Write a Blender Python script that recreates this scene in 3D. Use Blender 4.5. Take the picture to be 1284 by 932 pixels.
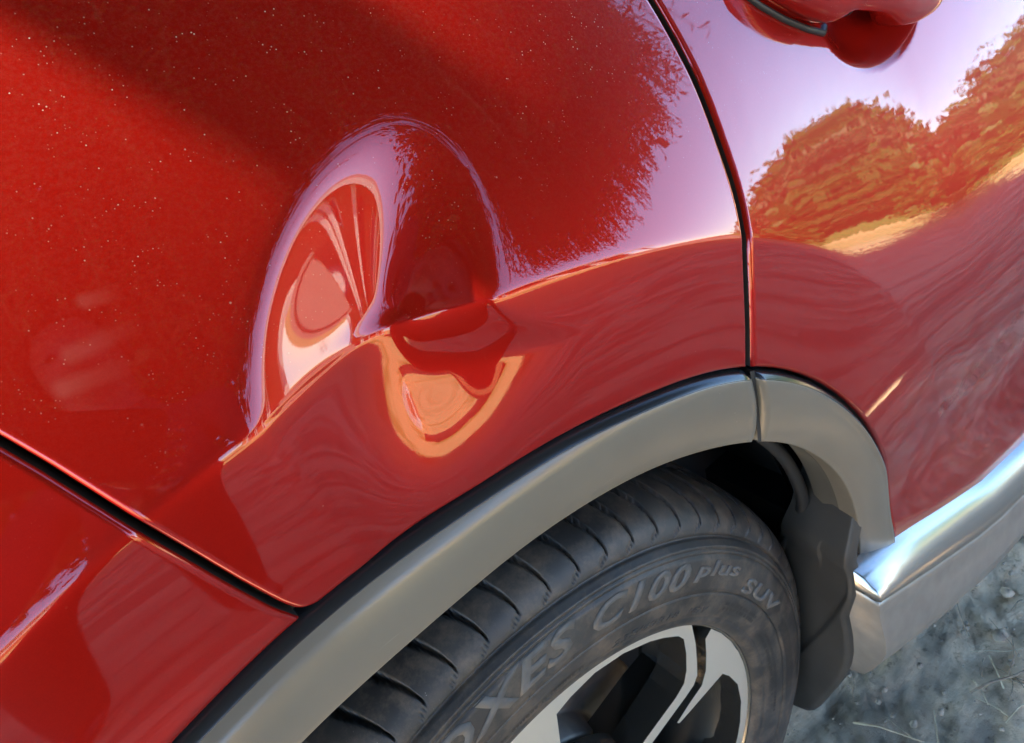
import bpy, bmesh, math, random
import numpy as np
from mathutils import Vector, Matrix

# ------------------------------------------------------------------ scene, camera, light
for o in list(bpy.data.objects): bpy.data.objects.remove(o)
scn = bpy.context.scene
COL = scn.collection
random.seed(7); rng = np.random.default_rng(11)
rad = math.radians

CAM = Vector((-0.1418, -0.3392, 1.1762))
YAW, PITCH, ROLL = 0.5351, -0.5897, -0.2887
_d = Vector((math.sin(YAW)*math.cos(PITCH), math.cos(YAW)*math.cos(PITCH), math.sin(PITCH)))
_r = _d.cross(Vector((0, 0, 1))).normalized(); _u = _r.cross(_d)
_r2 = math.cos(ROLL)*_r+math.sin(ROLL)*_u; _u2 = -math.sin(ROLL)*_r+math.cos(ROLL)*_u
cam_d = bpy.data.cameras.new('camera'); cam = bpy.data.objects.new('camera', cam_d); COL.objects.link(cam)
CM = Matrix((_r2, _u2, -_d)).transposed().to_4x4(); CM.translation = CAM
cam.matrix_world = CM
cam_d.sensor_width = 36; cam_d.lens = 1000/1284*36
cam_d.clip_start = 0.01; cam_d.clip_end = 2000
cam_d.dof.use_dof = True; cam_d.dof.focus_distance = 0.47; cam_d.dof.aperture_fstop = 26
scn.camera = cam

SUN = Vector((-0.52, 0.37, 0.755)).normalized()          # direction towards the sun
w = bpy.data.worlds.new('World'); scn.world = w; w.use_nodes = True
nt = w.node_tree; bg = nt.nodes['Background']
sky = nt.nodes.new('ShaderNodeTexSky'); sky.sky_type = 'NISHITA'; sky.sun_disc = False
sky.sun_elevation = math.asin(SUN.z); sky.sun_rotation = math.atan2(SUN.x, SUN.y)
sky.air_density = 0.75; sky.dust_density = 0.0; sky.ozone_density = 2.0; sky.altitude = 900
hs_ = nt.nodes.new('ShaderNodeHueSaturation'); hs_.inputs['Saturation'].default_value = 1.08; hs_.inputs['Value'].default_value = 0.95
nt.links.new(sky.outputs[0], hs_.inputs['Color']); nt.links.new(hs_.outputs[0], bg.inputs[0]); bg.inputs[1].default_value = 0.15
sl = bpy.data.lights.new('sun', 'SUN'); sl.energy = 5.0; sl.angle = rad(0.53); sl.color = (1, .90, .75)
so = bpy.data.objects.new('sun', sl); COL.objects.link(so)
so.rotation_euler = SUN.to_track_quat('Z', 'Y').to_euler()
vs = scn.view_settings; vs.view_transform = 'Standard'; vs.look = 'None'; vs.gamma = 1; vs.use_curve_mapping = False
vs.exposure = 3.2
scn.render.engine = 'CYCLES'
scn.cycles.max_bounces = 8; scn.cycles.diffuse_bounces = 4; scn.cycles.glossy_bounces = 5
scn.cycles.use_denoising = True; scn.cycles.caustics_reflective = False; scn.cycles.caustics_refractive = False
scn.cycles.sample_clamp_indirect = 8

# ------------------------------------------------------------------ helpers
def tag(o, label=None, cat=None, group=None, kind=None):
    if label: o['label'] = label
    if cat: o['category'] = cat
    if group: o['group'] = group
    if kind: o['kind'] = kind
    return o
def empty(name, loc=(0, 0, 0), label=None, cat=None, group=None):
    o = bpy.data.objects.new(name, None); o.location = loc; o.empty_display_size = .1
    COL.objects.link(o); return tag(o, label, cat, group)
def link(name, me, mat=None, parent=None, smooth=True):
    o = bpy.data.objects.new(name, me); COL.objects.link(o)
    if mat: 
        for m in (mat if isinstance(mat, (list, tuple)) else [mat]): me.materials.append(m)
    if parent: 
        o.parent = parent
        if parent.type == 'EMPTY' or True:
            o.matrix_parent_inverse = parent_world(parent).inverted()
    if smooth: me.polygons.foreach_set('use_smooth', [True]*len(me.polygons))
    return o
def parent_world(p):
    m = Matrix.LocRotScale(p.location, p.rotation_euler, p.scale)
    if p.parent: m = parent_world(p.parent) @ p.matrix_parent_inverse @ m
    return m
def mesh(name, V, F, mat=None, parent=None, smooth=True):
    me = bpy.data.meshes.new(name); me.from_pydata([tuple(map(float, v)) for v in V], [], [tuple(map(int, f)) for f in F]); me.update()
    return link(name, me, mat, parent, smooth)
def fast_quads(name, V, mat, parent=None, smooth=False):
    """V: (n,4,3) loose quads"""
    V = np.asarray(V, np.float32); n = len(V)
    me = bpy.data.meshes.new(name); me.vertices.add(n*4); me.vertices.foreach_set('co', V.reshape(-1))
    me.loops.add(n*4); me.loops.foreach_set('vertex_index', np.arange(n*4, dtype=np.int32))
    me.polygons.add(n); me.polygons.foreach_set('loop_start', np.arange(0, n*4, 4, dtype=np.int32))
    me.polygons.foreach_set('loop_total', np.full(n, 4, np.int32)); me.update(calc_edges=True)
    return link(name, me, mat, parent, smooth)
def grid_faces(nu, nv, closed_u=False, flip=False):
    F = []
    for i in range(nu if closed_u else nu-1):
        for j in range(nv-1):
            a, b = i*nv+j, ((i+1) % nu)*nv+j
            f = (a, a+1, b+1, b) if flip else (a, b, b+1, a+1)
            F.append(f)
    return F
def grid_mesh(name, P, mat=None, parent=None, closed_u=False, flip=False, smooth=True):
    P = np.asarray(P, np.float32); nu, nv = P.shape[:2]
    i, j = np.meshgrid(np.arange(nu if closed_u else nu-1), np.arange(nv-1), indexing='ij')
    a = (i*nv+j).ravel(); b = (((i+1) % nu)*nv+j).ravel()
    Q = np.stack([a, a+1, b+1, b] if flip else [a, b, b+1, a+1], 1).astype(np.int32); n = len(Q)
    me = bpy.data.meshes.new(name); me.vertices.add(nu*nv); me.vertices.foreach_set('co', P.reshape(-1))
    me.loops.add(n*4); me.loops.foreach_set('vertex_index', Q.reshape(-1))
    me.polygons.add(n); me.polygons.foreach_set('loop_start', np.arange(0, n*4, 4, dtype=np.int32))
    me.polygons.foreach_set('loop_total', np.full(n, 4, np.int32)); me.update(calc_edges=True)
    return link(name, me, mat, parent, smooth)
def box_vf(x0, x1, y0, y1, z0, z1):
    V = [(x0, y0, z0), (x1, y0, z0), (x1, y1, z0), (x0, y1, z0), (x0, y0, z1), (x1, y0, z1), (x1, y1, z1), (x0, y1, z1)]
    F = [(0, 3, 2, 1), (4, 5, 6, 7), (0, 1, 5, 4), (1, 2, 6, 5), (2, 3, 7, 6), (3, 0, 4, 7)]
    return V, F
def box(name, x0, x1, y0, y1, z0, z1, mat, parent=None, bevel=0.0):
    V, F = box_vf(x0, x1, y0, y1, z0, z1)
    o = mesh(name, V, F, mat, parent, False)
    if bevel:
        bm = bmesh.new(); bm.from_mesh(o.data)
        bmesh.ops.bevel(bm, geom=bm.edges[:], offset=bevel, segments=2, affect='EDGES', profile=.5)
        bm.to_mesh(o.data); bm.free()
    return o
def tube_vf(pts, radii, n=8):
    pts = [Vector(p) for p in pts]; V = []; F = []
    up = Vector((0, 0, 1))
    for i, p in enumerate(pts):
        t = (pts[min(i+1, len(pts)-1)]-pts[max(i-1, 0)]).normalized()
        a = t.cross(up)
        if a.length < 1e-3: a = t.cross(Vector((1, 0, 0)))
        a.normalize(); b = t.cross(a)
        r = radii[i] if hasattr(radii, '__len__') else radii
        for k in range(n):
            th = 2*math.pi*k/n; V.append(tuple(p+a*(r*math.cos(th))+b*(r*math.sin(th))))
    for i in range(len(pts)-1):
        for k in range(n):
            F.append((i*n+k, i*n+(k+1) % n, (i+1)*n+(k+1) % n, (i+1)*n+k))
    F.append(tuple(range(n-1, -1, -1))); F.append(tuple((len(pts)-1)*n+k for k in range(n)))
    return V, F
def tube(name, pts, radii, mat, parent=None, n=8):
    V, F = tube_vf(pts, radii, n); return mesh(name, V, F, mat, parent)
def ss(x, a, b):
    t = np.clip((np.asarray(x, float)-a)/(b-a), 0, 1); return t*t*(3-2*t)
def smooth_table(t, v, n=2001, sig=.03):
    T = np.linspace(t[0], t[-1], n); Y = np.interp(T, t, v)
    k = int(sig*n*3); kk = np.exp(-.5*(np.arange(-k, k+1)/(sig*n))**2); kk /= kk.sum()
    return T, np.convolve(np.pad(Y, k, mode='edge'), kk, 'valid')

# ------------------------------------------------------------------ materials
class NT:
    def __init__(s, name):
        s.m = bpy.data.materials.new(name); s.m.use_nodes = True; s.t = s.m.node_tree
        s.b = s.t.nodes['Principled BSDF']; s.out = s.t.nodes['Material Output']
        s._tc = None
    def n(s, typ, **k):
        x = s.t.nodes.new(typ)
        for a, b in k.items(): setattr(x, a, b)
        return x
    def l(s, a, b): s.t.links.new(a, b)
    def set(s, **k):
        for a, b in k.items(): s.b.inputs[a.replace('_', ' ')].default_value = b
        return s
    def tc(s, kind='Object'):
        if s._tc is None: s._tc = s.n('ShaderNodeTexCoord')
        return s._tc.outputs[kind]
    def noise(s, scale, detail=4, rough=.55, vec=None, dist=0.0):
        x = s.n('ShaderNodeTexNoise'); x.inputs['Scale'].default_value = scale; x.inputs['Detail'].default_value = detail
        x.inputs['Roughness'].default_value = rough; x.inputs['Distortion'].default_value = dist
        s.l(vec if vec is not None else s.tc(), x.inputs['Vector']); return x.outputs['Fac']
    def vor(s, scale, vec=None, feature='F1', out='Distance'):
        x = s.n('ShaderNodeTexVoronoi'); x.feature = feature; x.inputs['Scale'].default_value = scale
        s.l(vec if vec is not None else s.tc(), x.inputs['Vector']); return x.outputs[out]
    def mapping(s, scale=(1, 1, 1), rot=(0, 0, 0), loc=(0, 0, 0), vec=None):
        x = s.n('ShaderNodeMapping'); x.inputs['Scale'].default_value = scale; x.inputs['Rotation'].default_value = rot; x.inputs['Location'].default_value = loc
        s.l(vec if vec is not None else s.tc(), x.inputs['Vector']); return x.outputs[0]
    def ramp(s, fac, stops, interp='LINEAR'):
        x = s.n('ShaderNodeValToRGB'); x.color_ramp.interpolation = interp; e = x.color_ramp.elements
        while len(e) > 1: e.remove(e[-1])
        for i, (p, c) in enumerate(stops):
            if not hasattr(c, '__len__'): c = (c, c, c)
            el = e[0] if i == 0 else e.new(p)
            el.position = p; el.color = (*c, 1)
        s.l(fac, x.inputs[0]); return x.outputs[0]
    def math(s, op, a, b=None, c=None, clamp=False):
        x = s.n('ShaderNodeMath'); x.operation = op; x.use_clamp = clamp
        for i, v in enumerate((a, b, c)):
            if v is None: continue
            if isinstance(v, (int, float)): x.inputs[i].default_value = v
            else: s.l(v, x.inputs[i])
        return x.outputs[0]
    def mix(s, f, a, b, typ='MIX'):
        x = s.n('ShaderNodeMix'); x.data_type = 'RGBA'; x.blend_type = typ
        for i, v in ((0, f), (6, a), (7, b)):
            if isinstance(v, (int, float)): x.inputs[i].default_value = v
            elif isinstance(v, tuple): x.inputs[i].default_value = (*v, 1) if len(v) == 3 else v
            else: s.l(v, x.inputs[i])
        return x.outputs[2]
    def bump(s, h, strength=.2, dist=.01, normal=None):
        x = s.n('ShaderNodeBump'); x.inputs['Strength'].default_value = strength; x.inputs['Distance'].default_value = dist
        s.l(h, x.inputs['Height'])
        if normal is not None: s.l(normal, x.inputs['Normal'])
        return x.outputs[0]
    def to(s, sock, name): s.l(sock, s.b.inputs[name]); return s
def simple(name, col, rough=.5, metal=0.0, **k):
    N = NT(name); N.set(Base_Color=(*col, 1), Roughness=rough, Metallic=metal)
    if k: N.set(**k)
    return N.m
def mottled(name, c0, c1, scale=6, rough=.7, metal=0, bump=0.0, bscale=40, bdist=.004, detail=6):
    N = NT(name); N.set(Roughness=rough, Metallic=metal)
    N.to(N.ramp(N.noise(scale, detail), [(.3, c0), (.7, c1)]), 'Base Color')
    if bump: N.to(N.bump(N.noise(bscale, 6), bump, bdist), 'Normal')
    return N.m

SMEARS = (((-.1442, 1.0296), (-.1196, 1.0266), .0048), ((-.1342, 1.0393), (-.1080, 1.0385), .0048), ((-.1181, 1.0545), (-.1058, 1.0522), .0040))
def paint(name, peel=.0016, wave=0.0, wscale=14, dust=1.0):
    N = NT(name); N.set(Metallic=.45, Roughness=.36, Specular_IOR_Level=0.0, Coat_Weight=1.0, Coat_Roughness=.008, Coat_IOR=1.52)
    co = N.tc('Object')
    # fine metallic flake + very slight mottling of the red
    fl = N.vor(2600, co, out='Color')
    flk = N.n('ShaderNodeSeparateColor'); N.l(fl, flk.inputs[0])
    base = N.mix(N.math('MULTIPLY', flk.outputs[0], .35), (.285, .0062, .0034), (.37, .011, .006))
    # dust: fine film heavier towards the top, with specks
    sx = N.n('ShaderNodeSeparateXYZ'); N.l(co, sx.inputs[0])
    up = N.math('MULTIPLY_ADD', sx.outputs[2], 5.5, -5.3, True)          # height .965 -> 1.145
    up = N.math('ADD', up, N.math('MULTIPLY', N.math('MULTIPLY_ADD', sx.outputs[0], 4.0, .1, True), up), None, True)
    film = N.math('MULTIPLY', N.ramp(N.noise(420, 8, .85), [(.45, 0), (.75, 1)]), N.math('MULTIPLY', up, .045*dust))
    sp = N.ramp(N.vor(420, N.mapping((1, 1, 1))), [(.09, 1), (.17, 0)])
    spm = N.ramp(N.noise(95, 3), [(.52, 0), (.66, 1)])
    spk = N.math('MULTIPLY', N.math('MULTIPLY', sp, spm), N.math('MULTIPLY', up, .9*dust))
    sp2 = N.ramp(N.math('ADD', N.vor(90), N.math('MULTIPLY', N.noise(300, 2), .05)), [(.055, 1), (.085, 0)])
    spm2 = N.ramp(N.noise(21, 2), [(.5, 0), (.6, 1)])
    rc_ = N.n('ShaderNodeSeparateColor'); N.l(N.vor(90, out='Color'), rc_.inputs[0])
    spk2 = N.math('MULTIPLY', N.math('MULTIPLY', N.math('MULTIPLY', sp2, N.math('POWER', rc_.outputs[0], 2.5)), spm2), N.math('MULTIPLY_ADD', up, .8*dust, .15*dust))
    dm = N.math('ADD', N.math('ADD', film, spk, None, True), spk2, None, True)
    if name == 'red_metallic_paint':                                       # finger wipes and dry water smears left of the dent
        sm = None
        for (ax, az_), (bx, bz_), rr_ in SMEARS:
            # distance to a segment in the x-z plane
            vx, vz = bx-ax, bz_-az_; L2 = vx*vx+vz*vz
            tt = N.math('ADD', N.math('MULTIPLY', N.math('SUBTRACT', sx.outputs[0], ax), vx/L2), N.math('MULTIPLY', N.math('SUBTRACT', sx.outputs[2], az_), vz/L2), None, True)
            tt = N.math('MINIMUM', N.math('MAXIMUM', tt, 0.0), 1.0)
            dx_ = N.math('SUBTRACT', N.math('SUBTRACT', sx.outputs[0], ax), N.math('MULTIPLY', tt, vx)); dz_ = N.math('SUBTRACT', N.math('SUBTRACT', sx.outputs[2], az_), N.math('MULTIPLY', tt, vz))
            dd_ = N.math('SQRT', N.math('ADD', N.math('MULTIPLY', dx_, dx_), N.math('MULTIPLY', dz_, dz_)))
            mk = N.math('MULTIPLY', N.ramp(N.math('DIVIDE', dd_, rr_*2), [(.15, 1), (.5, 0)]), N.math('MULTIPLY_ADD', tt, -.85, 1.0))
            sm = mk if sm is None else N.math('MAXIMUM', sm, mk)
        sw = N.ramp(N.noise(60, 6, .7, N.mapping((2.2, 1, .45), (0, rad(-35), 0)), .4), [(.62, 0), (.74, 1)])
        swm = N.ramp(N.noise(9, 2), [(.5, 0), (.62, 1)])
        dm = N.math('ADD', dm, N.math('ADD', N.math('MULTIPLY', sm, .05), N.math('MULTIPLY', N.math('MULTIPLY', sw, swm), .05)), None, True)
    col = N.mix(dm, base, (.62, .47, .36))
    N.to(col, 'Base Color')
    N.to(N.math('MULTIPLY_ADD', dm, -.9, 1.0, True), 'Coat Weight')
    N.to(N.math('MULTIPLY_ADD', dm, -.45, .45, True), 'Metallic')
    h = N.noise(900, 2)
    nb = N.bump(h, peel, .001)
    if wave:
        nb2 = N.bump(N.noise(wscale, 2, .5), wave, .01); nb = N.bump(h, peel, .001, nb2)
    N.to(nb, 'Coat Normal')
    return N.m
M = {}
M['paint'] = paint('red_metallic_paint')
M['paint_door'] = paint('red_metallic_paint_door', peel=.003, wave=.010, wscale=40, dust=.5)
M['paint_bumper'] = paint('red_bumper_paint', peel=.004, dust=.3)
def clad_mat():
    N = NT('grey_arch_plastic'); N.set(Roughness=.29, Specular_IOR_Level=.65)
    c = N.ramp(N.noise(9, 6), [(.3, (.130, .113, .086)), (.7, (.155, .135, .103))])
    sp = N.ramp(N.vor(120), [(.03, 1), (.06, 0)]); spm = N.ramp(N.noise(17), [(.6, 0), (.66, 1)])
    # thin pale scuffs along the arch
    sc = N.ramp(N.noise(40, 3, .5, N.mapping((.4, 1, 6), (0, rad(25), 0))), [(.70, 0), (.74, 1)])
    fd = N.ramp(N.noise(26, 8, .75), [(.45, 0), (.72, 1)])
    m = N.math('ADD', N.math('MULTIPLY', N.math('MULTIPLY', sp, spm), .6), N.math('ADD', N.math('MULTIPLY', sc, .10), N.math('MULTIPLY', fd, .018)), None, True)
    N.to(N.math('MULTIPLY_ADD', fd, .04, .28), 'Roughness')
    N.to(N.mix(m, c, (.45, .42, .36)), 'Base Color')
    N.to(N.bump(N.noise(1500, 2), .05, .0006), 'Normal')
    return N.m
M['clad'] = clad_mat()
M['black_plastic'] = mottled('black_liner_plastic', (.010, .010, .010), (.022, .021, .019), 12, .75, bump=.3, bscale=160, bdist=.002)
M['flange'] = mottled('dusty_grey_flange', (.045, .043, .036), (.10, .092, .072), 10, .55)
M['seal'] = simple('black_rubber_seal', (.015, .015, .015), .5)
M['gap_dark'] = simple('dark_gap', (.006, .005, .005), .8)
M['flap'] = mottled('dark_mud_flap_plastic', (.020, .019, .017), (.034, .032, .028), 16, .55, bump=.1, bscale=500, bdist=.001)
def rubber():
    N = NT('dusty_tyre_rubber'); N.set(Roughness=.5, Specular_IOR_Level=.5)
    n1 = N.ramp(N.noise(13, 7, .65), [(.38, 0), (.68, 1)])
    n2 = N.ramp(N.noise(34, 7, .75), [(.46, 0), (.70, 1)])
    c = N.mix(n1, (.019, .0178, .0165), (.046, .043, .039))
    c = N.mix(N.math('MULTIPLY', n2, .55), c, (.17, .125, .085))
    sp = N.ramp(N.vor(230), [(.06, 1), (.12, 0)]); spm = N.ramp(N.noise(28), [(.62, 0), (.7, 1)])
    c = N.mix(N.math('MULTIPLY', N.math('MULTIPLY', sp, spm), .7), c, (.5, .46, .4))
    N.to(c, 'Base Color'); N.to(N.bump(N.noise(700, 4), .12, .001), 'Normal')
    return N.m
M['rubber'] = rubber()
M['letter'] = mottled('raised_letter_rubber', (.070, .066, .060), (.115, .109, .099), 60, .6, bump=.1, bscale=500, bdist=.001)
M['letter_fine'] = mottled('fine_letter_rubber', (.022, .020, .018), (.04, .037, .033), 60, .6)
M['machined'] = simple('machined_alloy', (.90, .82, .68), .32, .75)
M['rim_dark'] = simple('gloss_dark_alloy', (.10, .092, .078), .16, .75, Coat_Weight=.6, Coat_Roughness=.05)
M['barrel'] = simple('alloy_barrel', (.30, .28, .24), .25, .9)
M['disc'] = mottled('brake_disc_steel', (.10, .09, .08), (.2, .17, .14), 30, .45, .8)
def chrome():
    N = NT('silver_sill_trim'); N.set(Metallic=.9, Roughness=.24)
    d = N.ramp(N.noise(500, 6, .7), [(.5, 0), (.75, 1)])
    N.to(N.mix(N.math('MULTIPLY', d, .15), (.44, .41, .365), (.36, .32, .27)), 'Base Color')
    return N.m
M['chrome'] = chrome()
M['silver'] = mottled('satin_silver_sill', (.26, .235, .20), (.33, .30, .255), 40, .36, .55)
M['glass'] = simple('dark_car_glass', (.01, .011, .012), .03, 0, Coat_Weight=1.0)
M['lamp_red'] = simple('red_tail_lamp_lens', (.28, .004, .004), .08, 0, Coat_Weight=1.0)
def ground_mat():
    N = NT('sandy_ground'); N.set(Roughness=.95, Specular_IOR_Level=.15)
    co = N.tc('Object')
    n = N.noise(16, 10, .72); n2 = N.noise(70, 8, .75); n3 = N.noise(3.0, 5)
    c = N.ramp(n2, [(.30, (.17, .105, .06)), (.37, (.52, .35, .20)), (.44, (.86, .61, .37)), (.56, (.93, .68, .42)), (.75, (.95, .75, .50))])
    c = N.mix(N.ramp(n, [(.5, 0), (.78, .6)]), c, (.20, .165, .12))
    c = N.mix(N.ramp(n3, [(.5, 0), (.8, .35)]), c, (.26, .22, .16))
    wv = N.noise(5.5, 5, .6, N.mapping((.35, 1.6, 1), (0, 0, rad(12))), .6)      # rake and tyre marks
    c = N.mix(N.ramp(wv, [(.42, .6), (.56, 0)]), c, (.17, .145, .11))
    # dry straw beyond the parking strip
    sx = N.n('ShaderNodeSeparateXYZ'); N.l(co, sx.inputs[0])
    yy = N.math('ADD', sx.outputs[1], N.math('MULTIPLY', N.noise(1.3, 4), 1.4))
    st = N.ramp(N.math('MULTIPLY_ADD', yy, -.5, -.75, True), [(0, 0), (.5, 1)])
    straw = N.ramp(N.noise(22, 8, .75), [(.25, (.36, .24, .09)), (.55, (.70, .53, .23)), (.8, (.80, .68, .40))])
    straw = N.mix(N.ramp(N.noise(.5, 3), [(.5, 0), (.62, .8)]), straw, (.20, .27, .06))
    c = N.mix(st, c, straw)
    N.to(c, 'Base Color')
    N.to(N.bump(n2, .55, .012), 'Normal')
    return N.m
M['ground'] = ground_mat()
# ------------------------------------------------------------------ body side surface  y = S(x, z)   (outwards is -y)
_zz = np.linspace(0, 1.8, 3601)
def _prof(az, aa):
    s = np.tan(np.radians(np.interp(_zz, az, aa)))
    k = np.exp(-np.linspace(-2, 2, 121)**2); k /= k.sum(); s = np.convolve(np.pad(s, 60, mode='edge'), k, 'valid')
    Y = np.concatenate([[0], np.cumsum((s[1:]+s[:-1])/2*np.diff(_zz))])
    return Y-np.interp(.96, _zz, Y)
_YQ = _prof([0, .30, .40, .50, .60, .70, .80, .85, .90, .95, 1.0, 1.05, 1.1, 1.15, 1.22, 1.4, 1.8], [-30, -20, -10, -6, -3, 0, 6, 13, 21, 25.5, 27, 29, 31, 33, 35, 37, 37])
_YD = _prof([0, .30, .40, .50, .60, .70, .75, .80, .85, .90, .95, 1.0, 1.05, 1.1, 1.4, 1.8], [-10, 0, 3, 1, -11, -6, 6, 16, 22, 24, 25, 26, 28, 29, 30, 30])
WC = (0.0, .37)
_CT, _CK = smooth_table(np.radians([-40, -10, 5, 20, 35, 45, 55, 66, 74, 82, 90, 100, 112, 130, 170, 200]), [0, 0, 0, .04, .09, .14, .22, .32, .36, .375, .395, .415, .42, .40, .35, .3], sig=.012)
_RT, _RR = smooth_table(np.radians([-40., 5., 18.8, 28.7, 39.3, 44.7, 49.3, 53.6, 58.7, 62.8, 67., 70.4, 72.9, 79.5, 83.2, 86.4, 89.2, 92.9, 95., 97.6, 98.9, 101.3, 103.8, 104.5, 106.2, 108.6, 110.5, 135., 175., 200.]),
    [0.5436, 0.5416, 0.5396, 0.5388, 0.5457, 0.5613, 0.5728, 0.5838, 0.5926, 0.5967, 0.5998, 0.6012, 0.6004, 0.6049, 0.6051, 0.6078, 0.61, 0.6125, 0.614, 0.6147, 0.6143, 0.6161, 0.6189, 0.6184, 0.6199, 0.6221, 0.6248, 0.65, 0.67, 0.67], sig=.014)
_KT, _KR = smooth_table(np.radians([-40., 0., 19.6, 29., 38.5, 46.2, 51., 55.2, 59.7, 64.3, 69.6, 72.1, 84.6, 89.4, 94.4, 100.1, 103.1, 111.6, 130., 170.]),
    [0.4232, 0.4332, 0.4432, 0.4547, 0.4623, 0.4767, 0.488, 0.4974, 0.5048, 0.5078, 0.5094, 0.507, 0.5038, 0.501, 0.5029, 0.5088, 0.5127, 0.5195, 0.545, 0.55], sig=.015)
_LT, _LR = smooth_table(np.radians([-40, 0, 10.6, 20.7, 29.6, 35.7, 42.8, 49.7, 54.8, 60, 67.3, 71, 83, 91.3, 96.9, 103.2, 108.3, 130, 170]),
    [.355, .373, .3857, .3979, .4085, .4171, .4268, .4365, .443, .4462, .448, .4486, .449, .449, .4515, .4588, .4673, .485, .49], sig=.012)
_YT, _YV = smooth_table(np.radians([-40, 0, 15, 25, 42, 55, 65, 75, 90, 110, 170]), [-.02, -.030, -.034, -.040, -.048, -.046, -.040, -.034, -.030, -.032, -.03], sig=.012)
def Rcrease(t): return np.interp(t, _RT, _RR)
def Rclad(t): return np.interp(t, _KT, _KR)
def Rlip(t): return np.interp(t, _LT, _LR)
def Ylip(t): return np.interp(t, _YT, _YV)
def polar(x, z): return np.arctan2(z-WC[1], x-WC[0]), np.hypot(x-WC[0], z-WC[1])
_GZ, _GX = smooth_table(np.array([0.3, 0.8269, 0.8538, 0.8775, 0.8998, 0.9204, 0.9378, 0.9561, 0.9751, 0.9963, 1.0179, 1.0402, 1.0625, 1.12, 1.3]),
    [0.2253, 0.2213, 0.2242, 0.2274, 0.231, 0.2358, 0.244, 0.2496, 0.2533, 0.2575, 0.2599, 0.2592, 0.2575, 0.2465, 0.1825], sig=.006)
def Xgap(z): return np.interp(z, _GZ, _GX)
_SZ, _SX = smooth_table(np.array([0.6, 0.8755, 0.8871, 0.9142, 0.9431, 0.9683, 0.9877, 1.006, 1.0228, 1.1, 1.3]),
    [0.01, -0.1148, -0.1204, -0.1303, -0.1404, -0.1496, -0.158, -0.1659, -0.174, -0.215, -0.35], sig=.004)
def Xseam(z): return np.interp(z, _SZ, _SX)
def soft(d, r): return .5*(d+np.sqrt(d*d+4*r*r))
DC = (.006, .986); DA = .0205; DL = .112
def dent_up(px, pz):
    """the pushed-in bowl above the crease: even slopes, a rounded floor and a quick roll-out at its rim"""
    u = px+.012-.55*pz; v = pz
    r = np.sqrt((u/np.where(u < 0, DX[0], DX[1]))**2+(v/DX[2])**2)
    f = 1-(np.sqrt(r*r+DE*DE)-DE)/(math.sqrt(1+DE*DE)-DE)
    D = DA*soft(f, DW)
    return D*np.exp(-((px/.17)**2+(pz/.16)**2)**2)          # fade the tail out
DX = (.078, .062, .080); DE = .21; DW = .05; DR = .42
def dent(x, z):
    """the dent over the wheel arch; below the crease it runs out in a rounded bowl"""
    x = np.asarray(x, float); z = np.asarray(z, float)
    t, rho = polar(x, z); Rc = Rcrease(t); d = Rc-rho
    cx, cz = Rc*np.cos(t), WC[1]+Rc*np.sin(t)
    up = dent_up(x-DC[0], z-DC[1])
    sx_ = cx-DC[0]; lam = DL-.012+1.0*soft(-sx_-.005, .022)
    k = np.clip(d/lam, 0, 1); k = k**(1-.25*ss(sx_, .01, .06))
    wd_ = np.where(sx_ > -.012, 1-DR*ss(d, .0, .04), 1.0)
    lo = dent_up((sx_+.012)*wd_-.012, (cz-DC[1])*(1-DR*ss(d, .0, .04)*ss(sx_, -.012, .03)))*(1-k*k*k*(10-15*k+6*k*k)*.45-k*k*(3-2*k)*.55)
    D = np.where(d > 0, lo, up)
    px, pz = x-DC[0], z-DC[1]
    D = D+.0016*np.exp(-np.sqrt((px/.010)**2+((pz-.2*px)/.006)**2+.05))     # buckle where the crease broke
    return D
def S(x, z):
    x = np.asarray(x, float); z = np.asarray(z, float)
    wq = ss(x, .10, .50)
    y = -.03+.040*wq+(1-wq)*np.interp(z, _zz, _YQ)+wq*np.interp(z, _zz, _YD)
    y = y+np.where(x < .15, .10*(x-.15)**2, 0)+np.where(x < -.5, .9*np.clip(-.5-x, 0, 9)**2, 0)+np.where(x > .9, .012*np.clip(x-.9, 0, 9)**2, 0)
    t, rho = polar(x, z)
    y = y+np.interp(t, _CT, _CK)*soft(Rcrease(t)-rho, .0016)*ss(x, 2.2, 1.2)
    # shoulder line through the door handle
    y = y+.10*ss(x, .42, .55)*soft(z-(.99-.22*(np.clip(x, .3, .7)-.5)), .003)
    # handle cup
    cu, cz = (x-.480)/.066, (z-.990)/.043
    y = y+.015*ss(1-cu*cu-cz*cz, -.08, .9)
    return y
def Sd(x, z): return S(x, z)+dent(x, z)

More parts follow.
